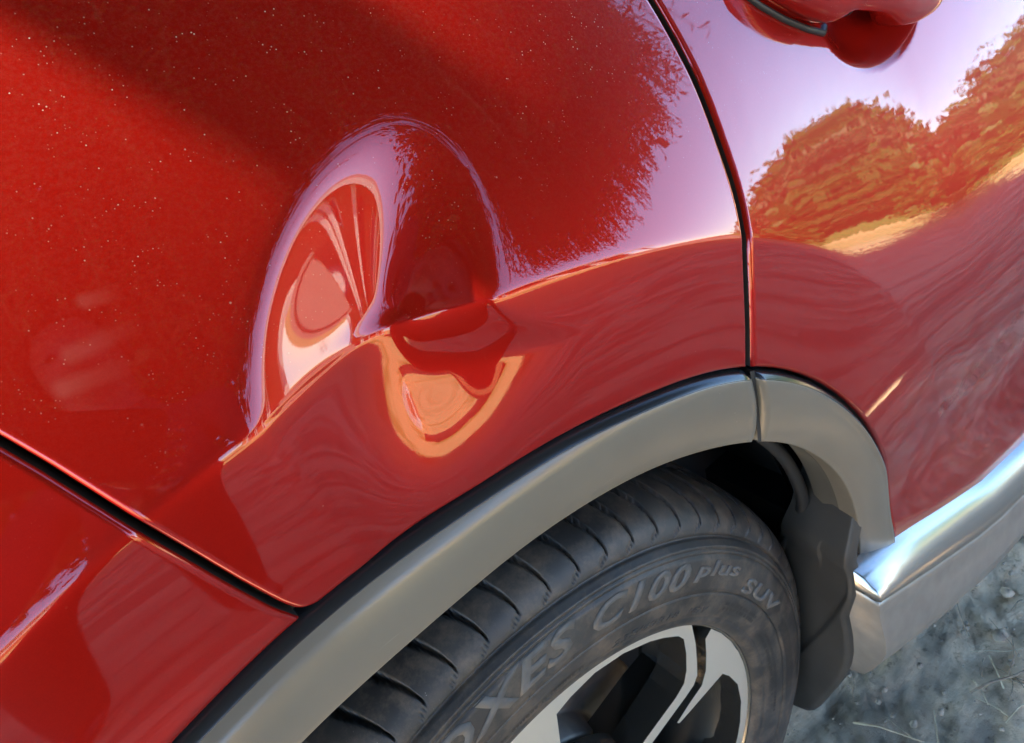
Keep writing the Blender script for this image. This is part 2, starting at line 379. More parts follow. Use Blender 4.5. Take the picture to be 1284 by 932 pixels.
def panel(name, x0, x1, z0, z1, h, keeps, mat, parent, Sf=S, splits=(), fil=.0035, hem=.014, crease=True):
    """sheet-metal panel over the body side, trimmed by signed distances keeps, with rolled edges"""
    nx, nz = int(round((x1-x0)/h))+1, int(round((z1-z0)/h))+1
    X, Z = np.meshgrid(np.linspace(x0, x1, nx), np.linspace(z0, z1, nz), indexing='ij')
    fk = list(keeps)
    def kmin(x, z): return np.min([k(x, z) for k in fk], axis=0)
    levels = [(.0, True)]
    fs = [(k, [0.0, fil*.12, fil*.35, fil*.7, fil*1.1]) for k in fk]
    if crease: fs.append((lambda x, z: Rcrease(polar(x, z)[0])-polar(x, z)[1], [-.003, -.001, .001, .003]))
    nf = len(fs)
    vals = np.stack([f(X, Z) for f, _ in fs], -1)
    nk = len(fk)
    c = np.stack([vals[:-1, :-1], vals[1:, :-1], vals[1:, 1:], vals[:-1, 1:]], 2)
    mn, mx = c.min(2), c.max(2)
    dead = (mx[..., :nk] <= 0).any(-1)
    cross = np.zeros(dead.shape, bool)
    for i, (f, lv) in enumerate(fs):
        for L in lv: cross |= (mn[..., i] < L) & (mx[..., i] > L)
    verts = {}; VL = []
    def vid(x, z):
        k = (round(x*2e6), round(z*2e6))
        if k not in verts: verts[k] = len(VL); VL.append((x, z))
        return verts[k]
    F = []
    xs, zs = X[:, 0], Z[0]
    for i, j in zip(*np.nonzero(~dead & ~cross)):
        F.append((vid(xs[i], zs[j]), vid(xs[i+1], zs[j]), vid(xs[i+1], zs[j+1]), vid(xs[i], zs[j+1])))
    def clip(poly, fi, L, side):
        out = []
        for a in range(len(poly)):
            p, q = poly[a], poly[(a+1) % len(poly)]
            dp, dq = (p[2+fi]-L)*side, (q[2+fi]-L)*side
            if dp >= -1e-12: out.append(p)
            if (dp > 1e-12 and dq < -1e-12) or (dp < -1e-12 and dq > 1e-12):
                if (p[0], p[1]) > (q[0], q[1]): p, q, dp, dq = q, p, dq, dp
                out.append(p+(q-p)*(dp/(dp-dq)))
        return out
    for i, j in zip(*np.nonzero(~dead & cross)):
        polys = [[np.concatenate([[xs[a], zs[b]], vals[a, b]]) for a, b in ((i, j), (i+1, j), (i+1, j+1), (i, j+1))]]
        for fi, (f, lv) in enumerate(fs):
            for L in lv:
                if not (mn[i, j, fi] < L < mx[i, j, fi]): continue
                new = []
                for p in polys:
                    a = clip(p, fi, L, 1)
                    if len(a) > 2: new.append(a)
                    if not (fi < nk and L == 0.0):
                        b = clip(p, fi, L, -1)
                        if len(b) > 2: new.append(b)
                polys = new
        for p in polys:
            f = []
            for v in p:
                k = vid(v[0], v[1])
                if not f or (f[-1] != k and f[0] != k): f.append(k)
            if len(f) > 2: F.append(tuple(f))
    P = np.array(VL)
    def Ff(x, z):
        d = np.clip(kmin(x, z), 0, fil)
        return Sf(x, z)+(fil-np.sqrt(np.maximum(fil*fil-(fil-d)**2, 0)))*.9
    Yv = Ff(P[:, 0], P[:, 1])
    e = .0003
    gx = (Ff(P[:, 0]+e, P[:, 1])-Ff(P[:, 0]-e, P[:, 1]))/(2*e); gz = (Ff(P[:, 0], P[:, 1]+e)-Ff(P[:, 0], P[:, 1]-e))/(2*e)
    gx = np.clip(gx, -6, 6); gz = np.clip(gz, -6, 6)
    N = np.stack([gx, -np.ones_like(gx), gz], 1); N /= np.linalg.norm(N, axis=1)[:, None]
    V3 = [(P[k, 0], Yv[k], P[k, 1]) for k in range(len(P))]
    # hem: turn the edge inwards
    ec = {}
    for f in F:
        for a in range(len(f)):
            k = (f[a], f[(a+1) % len(f)]); kk = (min(k), max(k)); ec.setdefault(kk, []).append(k)
    km = kmin(P[:, 0], P[:, 1])
    Nn = [tuple(n) for n in N]
    hv = {}
    def hid(a):
        if a not in hv:
            hv[a] = len(V3); V3.append(V3[a]); Nn.append(Nn[a]); V3.append((V3[a][0], V3[a][1]+hem, V3[a][2])); Nn.append(Nn[a])
        return hv[a]
    nh = 0
    for kk, l in ec.items():
        if len(l) == 1 and abs(km[kk[0]]) < 2e-4 and abs(km[kk[1]]) < 2e-4:
            a, b = l[0]; ia, ib = hid(a), hid(b); F.append((ib, ia, ia+1, ib+1)); nh += 1
    o = mesh(name, V3, F, [mat, M['gap_dark']], parent)
    if nh:
        mi = np.zeros(len(F), np.int32); mi[-nh:] = 1; o.data.polygons.foreach_set('material_index', mi)
    o.data.normals_split_custom_set_from_vertices(Nn)
    return o

# ------------------------------------------------------------------ the car
car = empty('car', (0, .9, 0), 'red metallic sport utility vehicle with a deep dent over its rear wheel arch', 'car')
kg = lambda x, z: (Xgap(z)-x)*.985-.0030          # quarter panel side of the door gap
kd = lambda x, z: (x-Xgap(z))*.985-.0030          # door side
kq = lambda x, z: (x-Xseam(z))*.93-.0020          # quarter panel side of the bumper seam
kb = lambda x, z: (Xseam(z)-x)*.93-.0020
ka = lambda x, z: polar(x, z)[1]-Rclad(polar(x, z)[0])-.0008
def kcorner(x, z):                                # the rounded lower corner of the quarter panel
    a, b = kq(x, z), ka(x, z); r = .010
    return np.where((a < r) & (b < r), r-np.hypot(np.minimum(a-r, 0), np.minimum(b-r, 0)), np.minimum(a, b))
quarter = panel('quarter_panel', -.62, .262, .80, 1.24, .002, [kg, kcorner], M['paint'], car, Sd)
ksill = lambda x, z: z-(np.interp(x, [.3, .40, .495, .613, .7265, .9, 1.3], [.487, .468, .436, .402, .378, .365, .36])-.014)
kf = lambda x, z: 1.22-x
door = panel('rear_door', .205, 1.25, .33, 1.10, .0025, [kd, ka, ksill, kf], M['paint_door'], car, S)
bumper = panel('rear_bumper', -.96, -.05, .36, 1.08, .003, [kb, ka, lambda x, z: 1.066-z], M['paint_bumper'], car, S)

# wheel arch trims (grey plastic), one on the body and one on the door
TJ = lambda R: np.interp(R, [.445, .508], [rad(60.0), rad(64.2)])          # the joint between the two trims (angle by radius)
def trim(name, t_lo, t_hi, lo_joint=False, hi_joint=False):
    n = 160
    prof = []   # (fraction, kind)
    rows = []
    for i in range(n+1):
        f = i/n
        t0, t1 = t_lo, t_hi
        row = []
        def pt(dr_top, dr_lip, k, y):            # k: 0 at the painted panel, 1 at the lip
            R = lambda t: (Rclad(t)-dr_top)*(1-k)+(Rlip(t)+dr_lip)*k
            a, b = t0, t1
            for _ in range(4):
                if lo_joint: a = TJ(R(a))+.0045
                if hi_joint: b = TJ(R(b))-.0045
            t = a+(b-a)*f
            return t, R(t), y
        tc = t0+(t1-t0)*f
        yc = lambda t: S(Rclad(max(t, .26))*math.cos(max(t, .26)), WC[1]+Rclad(max(t, .26))*math.sin(max(t, .26)))
        spec = [(.0008, 0, 0, lambda t: yc(t)+.012), (.0014, 0, 0, lambda t: yc(t)+.0050), (.0020, 0, 0, lambda t: yc(t)+.0020), (.0062, 0, 0, lambda t: yc(t)-.0040), (.0068, 0, 0, lambda t: yc(t)-.0047), (.0076, 0, 0, lambda t: yc(t)-.0051)]
        for k in (.2, .3, .40, .5, .6, .7, .8, .9):
            spec.append((.0, 0, k, lambda t, k=k: (yc(t)-.0040)*(1-k)+Ylip(t)*k-.0042*((1-(1-min(k/.5, 1))**2) if k < .5 else (1-((k-.5)/.5)**2))))
        spec += [(.0, .0022, 1, lambda t: Ylip(t)-.0002), (.0, .0012, 1, lambda t: Ylip(t)+.0001), (.0, .0004, 1, lambda t: Ylip(t)+.0008), (.0, .0001, 1, lambda t: Ylip(t)+.0018), (.0, .0, 1, lambda t: Ylip(t)+.003), (0, .0025, 1, lambda t: Ylip(t)+.022)]
        # ends roll inwards
        ed = min(f if lo_joint else 1, (1-f) if hi_joint else 1)*abs(t_hi-t_lo)*.47
        roll = .004*max(0, 1-ed/.004)**2
        for dt, dl, k, y in spec:
            t, R, _ = pt(dt, dl, k, 0)
            row.append((R*math.cos(t), float(y(t))+roll, WC[1]+R*math.sin(t)))
        if i == 0 and lo_joint or i == n and hi_joint:
            back = [(x, y+.012, z) for x, y, z in row]
            rows.append(row if i else back); rows.append(back if i else row)
        else: rows.append(row)
    o = grid_mesh(name, [r[3:] for r in rows], M['clad'], car, flip=False)
    grid_mesh('bevel_strip', [[(x, y-(.0006 if i == 3 else 0), z) for i, (x, y, z) in enumerate(r[:5])] for r in rows], M['edge'], o, flip=False)  # the trim's top bevel, split off to take its own dark colour
    return o
M['edge'] = simple('dark_bevel_reflection', (.018, .018, .019), .22)  # the dark canopy mirrored in the trim's bevel, put into its colour
trim_a = trim('wheel_arch_trim', rad(62), rad(168), lo_joint=True)
trim_b = trim('wheel_arch_trim', rad(-6), rad(62), hi_joint=True)
# rubber filler in the joint
V = []
for s in (-1, 1):
    for R in np.linspace(.447, .506, 8):
        t = TJ(R)+s*.0052; V.append((R*math.cos(t), np.interp(R, [.447, .506], [Ylip(rad(60)), S(.506*math.cos(rad(64)), WC[1]+.506*math.sin(rad(64)))])-.0012, WC[1]+R*math.sin(t)))
mesh('joint_filler', V, [(i, i+1, 9+i, 8+i) for i in range(7)], M['seal'], trim_a)

# backing sheet so that gaps read black
def backing(name, x0, x1, z0, z1, off, cond, mat):
    xs = np.arange(x0, x1, .012); zs = np.arange(z0, z1, .012)
    V = [(x, float(S(x, z))+off, z) for x in xs for z in zs]; nz = len(zs); F = []
    for i in range(len(xs)-1):
        for j in range(nz-1):
            if cond(xs[i]+.006, zs[j]+.006): F.append((i*nz+j, (i+1)*nz+j, (i+1)*nz+j+1, i*nz+j+1))
    return mesh(name, V, F, mat, car)
backing('inner_body', -.6, 1.2, .36, 1.2, .034, lambda x, z: polar(x, z)[1] > Rlip(polar(x, z)[0])+.02 and not (abs(x-.475) < .1 and abs(z-.97) < .07), M['gap_dark'])

# return flange, door seal and liner inside the arch
def arch_sweep(name, spec, t0, t1, mat, n=90):
    rows = []
    for i in range(n+1):
        t = t0+(t1-t0)*i/n
        rows.append([((Rlip(t)+dr)*math.cos(t), float(Ylip(t)+y), WC[1]+(Rlip(t)+dr)*math.sin(t)) for dr, y in spec])
    return grid_mesh(name, rows, mat, car)
arch_sweep('arch_flange', [(.0026, .021), (.004, .030), (.002, .040), (.006, .052)], rad(-8), rad(58), M['flange'])
def seal_tube(name, dr, y, r, t0, t1, tail, mat):
    pts = []
    for i in range(60):
        t = t1+(t0-t1)*i/59; R = Rlip(t)+dr; pts.append((R*math.cos(t), float(Ylip(t))+y, WC[1]+R*math.sin(t)))
    pts += tail; Pq = np.array(pts)
    for _ in range(30): Pq[1:-1] = .25*Pq[:-2]+.5*Pq[1:-1]+.25*Pq[2:]
    pts = Pq.tolist()
    return tube(name, pts, r, mat, car, 10)
seal_tube('door_seal', -.002, .060, .0065, rad(20), rad(60), [(.372, .045, .452), (.352, .062, .415), (.330, .085, .37), (.315, .1, .33)], M['seal'])
rows = []
for i in range(121):
    t = rad(-25)+rad(215)*i/120
    rows.append([(R*math.cos(t), y, WC[1]+R*math.sin(t)) for R, y in ((Rlip(t)+.005, .045), (.435, .075), (.432, .16), (.43, .30), (.36, .33), (.05, .33))])
grid_mesh('arch_liner', rows, M['black_plastic'], car)
# ------------------------------------------------------------------ sill trim, flap
SX = np.array([.349, .37, .40, .45, .50, .56, .62, .72, .85, 1.05, 1.25, 1.6, 2.2])
s_top = np.interp(SX, [.335, .402, .495, .613, .7265, .9, 1.3], [.487, .473, .4375, .395, .378, .367, .362])
s_mid = np.interp(SX, [.335, .377, .4537, .581, .687, .9, 1.3], [.485, .466, .432, .379, .352, .342, .337])-.002
s_low = np.interp(SX, [.335, .381, .5115, .639, .757, .9, 1.3], [.330, .3175, .2846, .262, .253, .248, .245])
rows = []
for x, a, b, c in zip(SX, s_top, s_mid, s_low):
    h = a-b+.012
    sec = [(-.000, a+.008), (-.044, a+.005), (-.0500, a+.0015), (-.0565, a-.005), (-.0615, a-.35*h), (-.066, a-.60*h), (-.0685, a-.85*h), (-.0675, a-h), (-.062, a-h-.003), (-.05, a-h-.003)]
    rows.append([(x, y-.006, z) for y, z in sec])
rows = [[(x+.0005, -.015, z) for x, y, z in rows[0]], [(x, y, z) for x, y, z in rows[0]]]+[[(x+.0015, y, z) for x, y, z in rows[0]]]+rows[1:]
sill_c = grid_mesh('sill_trim', rows, M['chrome'], car)
rows = []
for x, a, b, c in zip(SX, s_top, s_mid, s_low):
    t = b-.018
    sec = [(-.050, t+.004), (-.0645, t+.001), (-.0665, t-.004), (-.066, t-.018), (-.069, t-.035), (-.0735, t-.055), (-.074, t-.075), (-.069, t-.095), (-.060, (t-.095)*.45+c*.55), (-.050, c), (-.040, c-.006), (-.03, c-.008)]
    zz = [z for _, z in sec]
    rows.append([(x, y-.006, max(z, c-.02) if i > 8 else max(z, c+.004*(9-i))) for i, (y, z) in enumerate(sec)])
rows = [[(r[0]+.0005, -.012, r[2]) for r in rows[0]], rows[0], [(r[0]+.0015, r[1], r[2]) for r in rows[0]]]+rows[1:]
grid_mesh('sill_panel', rows, M['silver'], car)
# mud flap closing the sill behind the rear wheel well
out = [(-.030, .63), (-.040, .53), (-.047, .455), (-.039, .415), (-.0435, .384), (-.0445, .355), (-.0425, .333), (-.036, .302), (-.0265, .274), (-.015, .242), (-.004, .2125), (.006, .192), (.0167, .180), (.031, .174), (.06, .178), (.10, .19), (.13, .21)]
inn = [(.03, .63), (.035, .53), (.045, .48), (.06, .44), (.065, .42), (.07, .40), (.075, .38), (.08, .36), (.085, .34), (.09, .32), (.095, .30), (.10, .28), (.105, .26), (.11, .245), (.115, .235), (.122, .225), (.131, .22)]
def dens(p, n=80):
    p = np.array(p); t = np.linspace(0, len(p)-1, n); return [(float(np.interp(v, range(len(p)), p[:, 0])), float(np.interp(v, range(len(p)), p[:, 1]))) for v in t]
out, inn = dens(out), dens(inn)
rows = []
for k in range(61):
    f = k/60; row = []
    for (a, b), (c, d) in zip(out, inn):
        y, z = a+(c-a)*f, b+(d-b)*f
        # a rib that sweeps down across the flap and a shallow hollow behind it
        ln_ = y-(-.048+.075*((.49-z)/.20)**1.3 if z < .49 else y+1)
        x = .340+.010*f+.0035*float(ss(ln_, -.0025, .0025))+.004*math.exp(-((f)/.03)**2)
        x += .5*max(0, z-.505)
        row.append((x, y, z))
    rows.append(row)
back = [[(x+.012, y, z) for x, y, z in rows[0]]]
grid_mesh('mud_flap', back+rows, M['flap'], car, flip=True)

V, F = box_vf(.372, .9, .0, .30, .27, .50); mesh('inner_sill', V, F, M['gap_dark'], car, False)
# ------------------------------------------------------------------ door handle
hs = [(.345, 1.042, 1.060, .004, -.006), (.352, 1.033, 1.062, .004, -.018), (.366, 1.020, 1.061, .004, -.030), (.382, 1.008, 1.058, .004, -.037), (.400, .998, 1.053, .003, -.040),
      (.407, 1.000, 1.051, -.012, -.0415), (.416, 1.003, 1.048, -.022, -.0425), (.434, .997, 1.041, -.024, -.044), (.450, .988, 1.034, -.022, -.0445), (.459, .977, 1.031, -.012, -.0435), (.467, .970, 1.028, .0, -.0425),
      (.482, .966, 1.021, .004, -.0395), (.500, .965, 1.013, .004, -.033), (.515, .967, 1.005, .004, -.022), (.525, .974, .997, .004, -.008)]
hs = [(x+.006 if x < .44 else .446+(x-.44)*1.5, a+.002, b+.002, yi, yo) for x, a, b, yi, yo in hs]
rows = []
for x, a, b, yi, yo in hs:
    zc, hh = (a+b)/2, (b-a)/2; s0 = float(S(x, zc)) if not .405 < x < .58 else float(np.interp(x, [.405, .585], [S(.405, 1.03), S(.59, .98)]))
    yc, hy = s0+(yi+yo)/2, (yi-yo)/2; row = []
    for k in range(28):
        th = 2*math.pi*k/28; c, s_ = math.cos(th), math.sin(th); p = .62
        row.append((x, yc-hy*math.copysign(abs(c)**p, c), zc+hh*math.copysign(abs(s_)**p, s_)))
    rows.append(row)
P = np.array(rows)
# refine along the bar
ti = np.linspace(0, len(hs)-1, 90); P2 = np.empty((90, 28, 3))
for k in range(28):
    for c in range(3): P2[:, k, c] = np.interp(ti, np.arange(len(hs)), P[:, k, c])
for _ in range(6): P2[1:-1] = .25*P2[:-2]+.5*P2[1:-1]+.25*P2[2:]
V = P2.reshape(-1, 3).tolist(); F = []
for i in range(89):
    for k in range(28): F.append((i*28+k, i*28+(k+1) % 28, (i+1)*28+(k+1) % 28, (i+1)*28+k))
F += [tuple(range(28)), tuple(89*28+k for k in range(27, -1, -1))]
handle = mesh('door_handle', V, F, M['paint_door'], door)
# gasket under the fixed end and the split line of the grip
g = [(.338, 1.060), (.342, 1.043), (.355, 1.029), (.374, 1.014), (.396, 1.000), (.412, .992), (.420, .994)]
tube('handle_gasket', [(x, float(S(x, z))-.001, z) for x, z in g], .0026, M['seal'], door, 8)
ring = P2[30]+0; c = ring.mean(0); ring = c+(ring-c)*1.004
tube('grip_split', [tuple(p+np.array([(-.012)*(p[2]-c[2])/.03, 0, 0])) for p in ring], .0009, M['gap_dark'], door, 6)

# ------------------------------------------------------------------ wheel
WZ = .365
wheel = empty('wheel', (0, .1, WZ)); wheel.parent = car; wheel.matrix_parent_inverse = parent_world(car).inverted()
prof = [(.2425, .03), (.2440, .020), (.2458, .0130), (.2480, .0085), (.2520, .0060), (.2560, .0052), (.2575, .0058), (.2590, .0046), (.2660, .0026), (.2740, .0012), (.2825, .0004), (.2846, .0003), (.2851, .0018), (.2861, .0018), (.2867, -.0004),
        (.2920, -.0006), (.3000, -.0002), (.3080, .0010), (.3160, .0034), (.3205, .0050), (.3209, .0066), (.3216, .0066), (.3221, .0052), (.3246, .0066), (.3250, .0082), (.3257, .0082), (.3262, .0068), (.3288, .0084), (.3292, .0102), (.3318, .0118), (.3326, .0150), (.3336, .0176), (.3346, .0172), (.3360, .0150),
        (.3380, .0156), (.3400, .0162), (.3420, .0172), (.3440, .0184), (.3460, .0196), (.3480, .0210), (.3498, .0225), (.3515, .0240), (.3550, .0280), (.3580, .0320), (.3605, .0365), (.3625, .0410), (.3643, .0470), (.3658, .0530), (.3670, .0600), (.3678, .0670), (.3684, .0740), (.3689, .0810), (.3692, .0880),
        (.3694, .0910), (.3600, .0915), (.3600, .0985), (.3694, .0990), (.3696, .1100), (.3697, .1220), (.3600, .1225), (.3600, .1310), (.3697, .1315), (.3697, .1500), (.3696, .1700), (.3690, .2000), (.3660, .2250), (.3560, .2420), (.3300, .2500), (.2900, .2550), (.2500, .2420), (.2425, .2200)]
pr = np.array(prof); arc = np.concatenate([[0], np.cumsum(np.hypot(np.diff(pr[:, 0]), np.diff(pr[:, 1])))])
iA = 33                                             # first profile point of the tread shoulder
NA = 3600
TH = np.linspace(0, 2*math.pi, NA, endpoint=False)
PT = np.zeros((NA, len(pr), 3))
pitch = rad(5.0)
for j, (r, y) in enumerate(prof):
    rr = np.full(NA, r); yy = np.full(NA, y)
    s = arc[j]-arc[iA]
    if j >= iA+1 and y < .23:
        # lateral grooves: slanted, ending near the shoulder in a thin hook
        c = rad(.6)+rad(2.6)*ss(s, .010, .075)+rad(2.2)*ss(s, .055, .14)
        ph = (TH-rad(1.4)-c+pitch/2) % pitch-pitch/2
        dist = np.abs(ph)*.36
        depth = .0065*ss(s, .009, .017)
        wdt = .0010+.0019*ss(s, .012, .06)
        dd = depth*(1-ss(dist, wdt*.75, wdt*1.2))
        if .003 < s < .0125:                        # the hook
            ch = rad(.6)+rad(1.6)*(1-ss(s, .003, .0125))
            ph2 = (TH-rad(1.4)-ch+pitch/2) % pitch-pitch/2
            dd = np.maximum(dd, .0022*(1-ss(np.abs(ph2)*.36, .0005, .0014)))
        nx_, ny_ = (1, 0) if y > .05 else (.75, -.66)
        rr = rr-dd*nx_; yy = yy-dd*ny_
    PT[:, j, 0] = rr*np.cos(TH); PT[:, j, 1] = yy; PT[:, j, 2] = WZ+rr*np.sin(TH)
tyre = grid_mesh('tyre', PT, M['rubber'], wheel, closed_u=True, flip=True)
def ysw(r): return np.interp(r, pr[:33, 0], pr[:33, 1])
def word(text, a0, a1, r0, r1, mat, shear=.25, bold=.0, up=.0007, name='lettering'):
    cu = bpy.data.curves.new('t', 'FONT'); cu.body = text; cu.size = 1; cu.shear = shear; cu.offset = bold; cu.resolution_u = 3; cu.space_character = 1.08
    ob = bpy.data.objects.new('t', cu); COL.objects.link(ob)
    me = bpy.data.meshes.new_from_object(ob.evaluated_get(bpy.context.evaluated_depsgraph_get()))
    bpy.data.objects.remove(ob)
    bm = bmesh.new(); bm.from_mesh(me)
    bmesh.ops.remove_doubles(bm, verts=bm.verts, dist=1e-5)
    xs = [v.co.x for v in bm.verts]; ys = [v.co.y for v in bm.verts]; x0, x1 = min(xs), max(xs)
    y0, y1 = 0.0, .72 if text.upper() == text else .72
    for _ in range(2):
        bmesh.ops.subdivide_edges(bm, edges=[e for e in bm.edges if e.calc_length() > .25], cuts=1)
    bmesh.ops.triangulate(bm, faces=bm.faces[:])
    ext = bmesh.ops.extrude_face_region(bm, geom=bm.faces[:])
    top = {v for v in ext['geom'] if isinstance(v, bmesh.types.BMVert)}
    for v in bm.verts:
        f = (v.co.x-x0)/(x1-x0); a = rad(a0+(a1-a0)*f); r = r0+(r1-r0)*(v.co.y-y0)/(y1-y0)
        y = float(ysw(r))+(-up if v in top else .0006)
        v.co = Vector((r*math.cos(a), y, WZ+r*math.sin(a)))
    bmesh.ops.recalc_face_normals(bm, faces=bm.faces[:])
    bm.to_mesh(me); bm.free(); me.materials.clear()
    return link(name, me, mat, wheel, smooth=False)
word('PROXES', 121.5, 80.5, .2975, .3210, M['letter'], .35, .030)
word('C100', 77.8, 55.6, .2965, .3175, M['letter'], .35, .032)
word('plus', 54.6, 40.2, .3035, .3165, M['letter'], .25, .030)
word('SUV', 37.4, 19.0, .2900, .3055, M['letter'], .2, .034)
word('235/60R18', 73, 55, .2640, .2710, M['letter_fine'], .2, .004, .0005, 'size_marking')
word('107V', 52, 45.5, .2640, .2710, M['letter_fine'], .2, .004, .0005, 'size_marking')
# fine moulded marks too small to read: short bars, ticks and the fluted bands
bm = bmesh.new()
def mark(a0, a1, r0, r1, up=.0006):
    n = max(2, int(abs(a1-a0)/1.0)+1); P = []
    for i in range(n):
        a = rad(a0+(a1-a0)*i/(n-1))
        for r in (r0, r1): P.append(bm.verts.new((r*math.cos(a), float(ysw(r))-up, WZ+r*math.sin(a))))
    for i in range(n-1): bm.faces.new((P[2*i], P[2*i+2], P[2*i+3], P[2*i+1]))
R_ = random.Random(3)
for r0, a_, b_ in ((.2735, 40, 24), (.2680, 40, 25), (.2650, 18, -8), (.2705, 16, -14), (.2655, 118, 80)):
    a = a_
    while a > b_:
        w_ = R_.uniform(.35, .8); mark(a, a-w_, r0, r0+.0032); a -= w_+R_.choice((.25, .25, .3, .9))
for a in range(0, 360, 9):
    mark(a+1.2, a+1.35, .2868, .2895, .0005); mark(a+5, a+5.12, .318, .321, .0006)
for a in np.arange(-10, 14, .55): mark(a, a+.25, .2885, .3005, .0004)
me = bpy.data.meshes.new('moulded_marks'); bm.to_mesh(me); bm.free()
tag(link('moulded_marks', me, M['letter_fine'], wheel), kind='stuff')
# rim
def lathe(name, pf, mat, parent, n=180, flip=True):
    P = np.zeros((n, len(pf), 3)); T = np.linspace(0, 2*math.pi, n, endpoint=False)
    for j, (r, y) in enumerate(pf): P[:, j, 0] = r*np.cos(T); P[:, j, 1] = y; P[:, j, 2] = WZ+r*np.sin(T)
    return grid_mesh(name, P, mat, parent, closed_u=True, flip=flip)
rim = lathe('rim', [(.2452, .030), (.2462, .0165), (.2452, .0135), (.2436, .0145), (.2420, .020), (.2380, .030), (.2300, .048), (.2240, .075), (.2200, .12), (.2200, .22)], M['barrel'], wheel, flip=True)
lathe('barrel_back', [(.221, .215), (.12, .20), (.02, .20)], M['black_plastic'], wheel)
lathe('brake_disc', [(.160, .118), (.160, .104), (.155, .102), (.098, .102), (.094, .098), (.090, .075), (.084, .070), (.02, .068)], M['disc'], wheel)
def spoke_poly(name, pts, y0, y1, rot, mats, bevel=.0022, tilt=0.0):
    V = []
    for a, r in pts:
        a = rad(a+rot); V.append(Vector((r*math.cos(a), 0, r*math.sin(a))))
    bm = bmesh.new()
    # front a little dished towards the hub
    vs_ = [bm.verts.new((v.x, y0+tilt*(.243-v.length), v.z)) for v in V]
    f = bm.faces.new(vs_)
    if f.normal.y > 0 or (f.normal_update() or f.normal.y > 0): f.normal_flip()
    r_ = bmesh.ops.inset_region(bm, faces=[f], thickness=bevel, depth=0)
    front = f
    outer = [v for v in bm.verts if v not in set(front.verts)]
    for v in outer: v.co.y += bevel*.8
    be = [e for e in bm.edges if e.is_boundary]
    ex = bmesh.ops.extrude_edge_only(bm, edges=be)
    for g_ in ex['geom']:
        if isinstance(g_, bmesh.types.BMVert):
            c = Vector((g_.co.x, 0, g_.co.z)); g_.co.y = y1
    for fc in bm.faces: fc.material_index = 0 if (fc is front or fc in r_['faces']) else 1
    for v in bm.verts: v.co.z += WZ
    me = bpy.data.meshes.new(name); bm.to_mesh(me); bm.free()
    o = link(name, me, None, wheel, smooth=False)
    for m in mats: me.materials.append(m)
    return o
band = [(87, .2430), (80, .2432), (73.7, .2436), (67, .2438), (62.9, .2438), (57, .2438), (53.3, .2438), (48, .2434), (42.6, .2425), (36.5, .224), (30.5, .207), (25.5, .195), (23.6, .185), (23.4, .170), (23.6, .150), (24, .120), (24.5, .075), (36, .075), (32, .120), (30.0, .150), (29.2, .166), (29.8, .182), (33, .195), (38.5, .213), (43.0, .2275), (46.0, .2310), (52, .2318), (57, .2322), (65.5, .2318), (74, .2290), (81, .2215), (87, .213)]
wedge = [(34.6, .2425), (29, .2428), (22, .2428), (15.2, .2425), (14.2, .236), (14.6, .200), (15.2, .165), (15.8, .148), (17.6, .146), (19.4, .168), (20.2, .190), (24, .204), (30, .219), (34.4, .231)]
mm = [M['machined'], M['rim_dark']]
for k in range(5):
    spoke_poly('spoke', band, .0165, .055, 72*k, mm, .0018, .05)
    spoke_poly('spoke_blade', wedge, .0160, .052, 72*k-1.0, mm, .0016, .05)
    # dark painted flank between blade and next spoke
    fl_ = [(35.5, .240), (15, .240), (13, .200), (12, .150), (10, .08), (36, .08), (27, .150), (24, .18), (30, .205)]
    spoke_poly('spoke_flank', fl_, .034, .085, 72*k, [M['rim_dark'], M['rim_dark']], .006, .10)
    wd = [(7.5, .2415), (0, .2420), (-8, .2420), (-16, .2418), (-15, .236), (-6, .234), (0, .226), (3.5, .215), (6.5, .224)]
hubc = lathe('hub', [(.098, .060), (.095, .032), (.080, .026), (.045, .024), (.043, .028), (.034, .028), (.030, .022), (.001, .021)], M['rim_dark'], wheel, 72)
lathe('centre_cap', [(.033, .0275), (.031, .0195), (.02, .0185), (.001, .018)], M['machined'], wheel, 48)
# ------------------------------------------------------------------ the rest of the car (mostly out of frame)
kf2 = lambda x, z: x-1.226
front_door = panel('front_door', 1.21, 2.20, .36, 1.10, .012, [kf2, lambda x, z: 2.16-x, lambda x, z: z-.365], M['paint_door'], car, S, fil=.006, crease=False)
def karch2(x, z): return np.hypot(x-2.66, z-.37)-.45
front_fender = panel('front_fender', 2.15, 3.42, .36, 1.02, .012, [lambda x, z: x-2.166, karch2, lambda x, z: z-.365-.15*ss(x, 2.9, 3.1)], M['paint_door'], car, S, fil=.006, crease=False)
tail = panel('tail_lamp', -.96, -.18, 1.05, 1.245, .008, [kb, lambda x, z: z-1.071, lambda x, z: 1.24-z], M['lamp_red'], car, S, fil=.006, crease=False)
def strip(name, xs, za, ya, zb, yb, mat, n=6, bulge=.02):
    rows = []
    for i, x in enumerate(xs):
        rows.append([(x, ya[i]+(yb[i]-ya[i])*f-bulge*math.sin(math.pi*f), za[i]+(zb[i]-za[i])*f) for f in np.linspace(0, 1, n)])
    return grid_mesh(name, rows, mat, car)
xs = np.linspace(-.95, 2.25, 40)
belt = np.interp(xs, [-.95, .10, .26, .50, 1.2, 2.25], [1.245, 1.24, 1.20, 1.105, 1.105, 1.09])
roofz = np.interp(xs, [-.95, -.5, .3, 1.3, 1.9, 2.25], [1.30, 1.55, 1.61, 1.62, 1.50, 1.13])
roofy = np.interp(xs, [-.95, -.5, .5, 1.3, 2.25], [.50, .42, .40, .40, .45])
by = np.array([float(S(x, b)) for x, b in zip(xs, belt)])+.004
by = np.maximum(by, np.where(xs < -.5, .13, by))
strip('side_window', xs, belt, by, roofz-.06, roofy-.012, M['glass'])
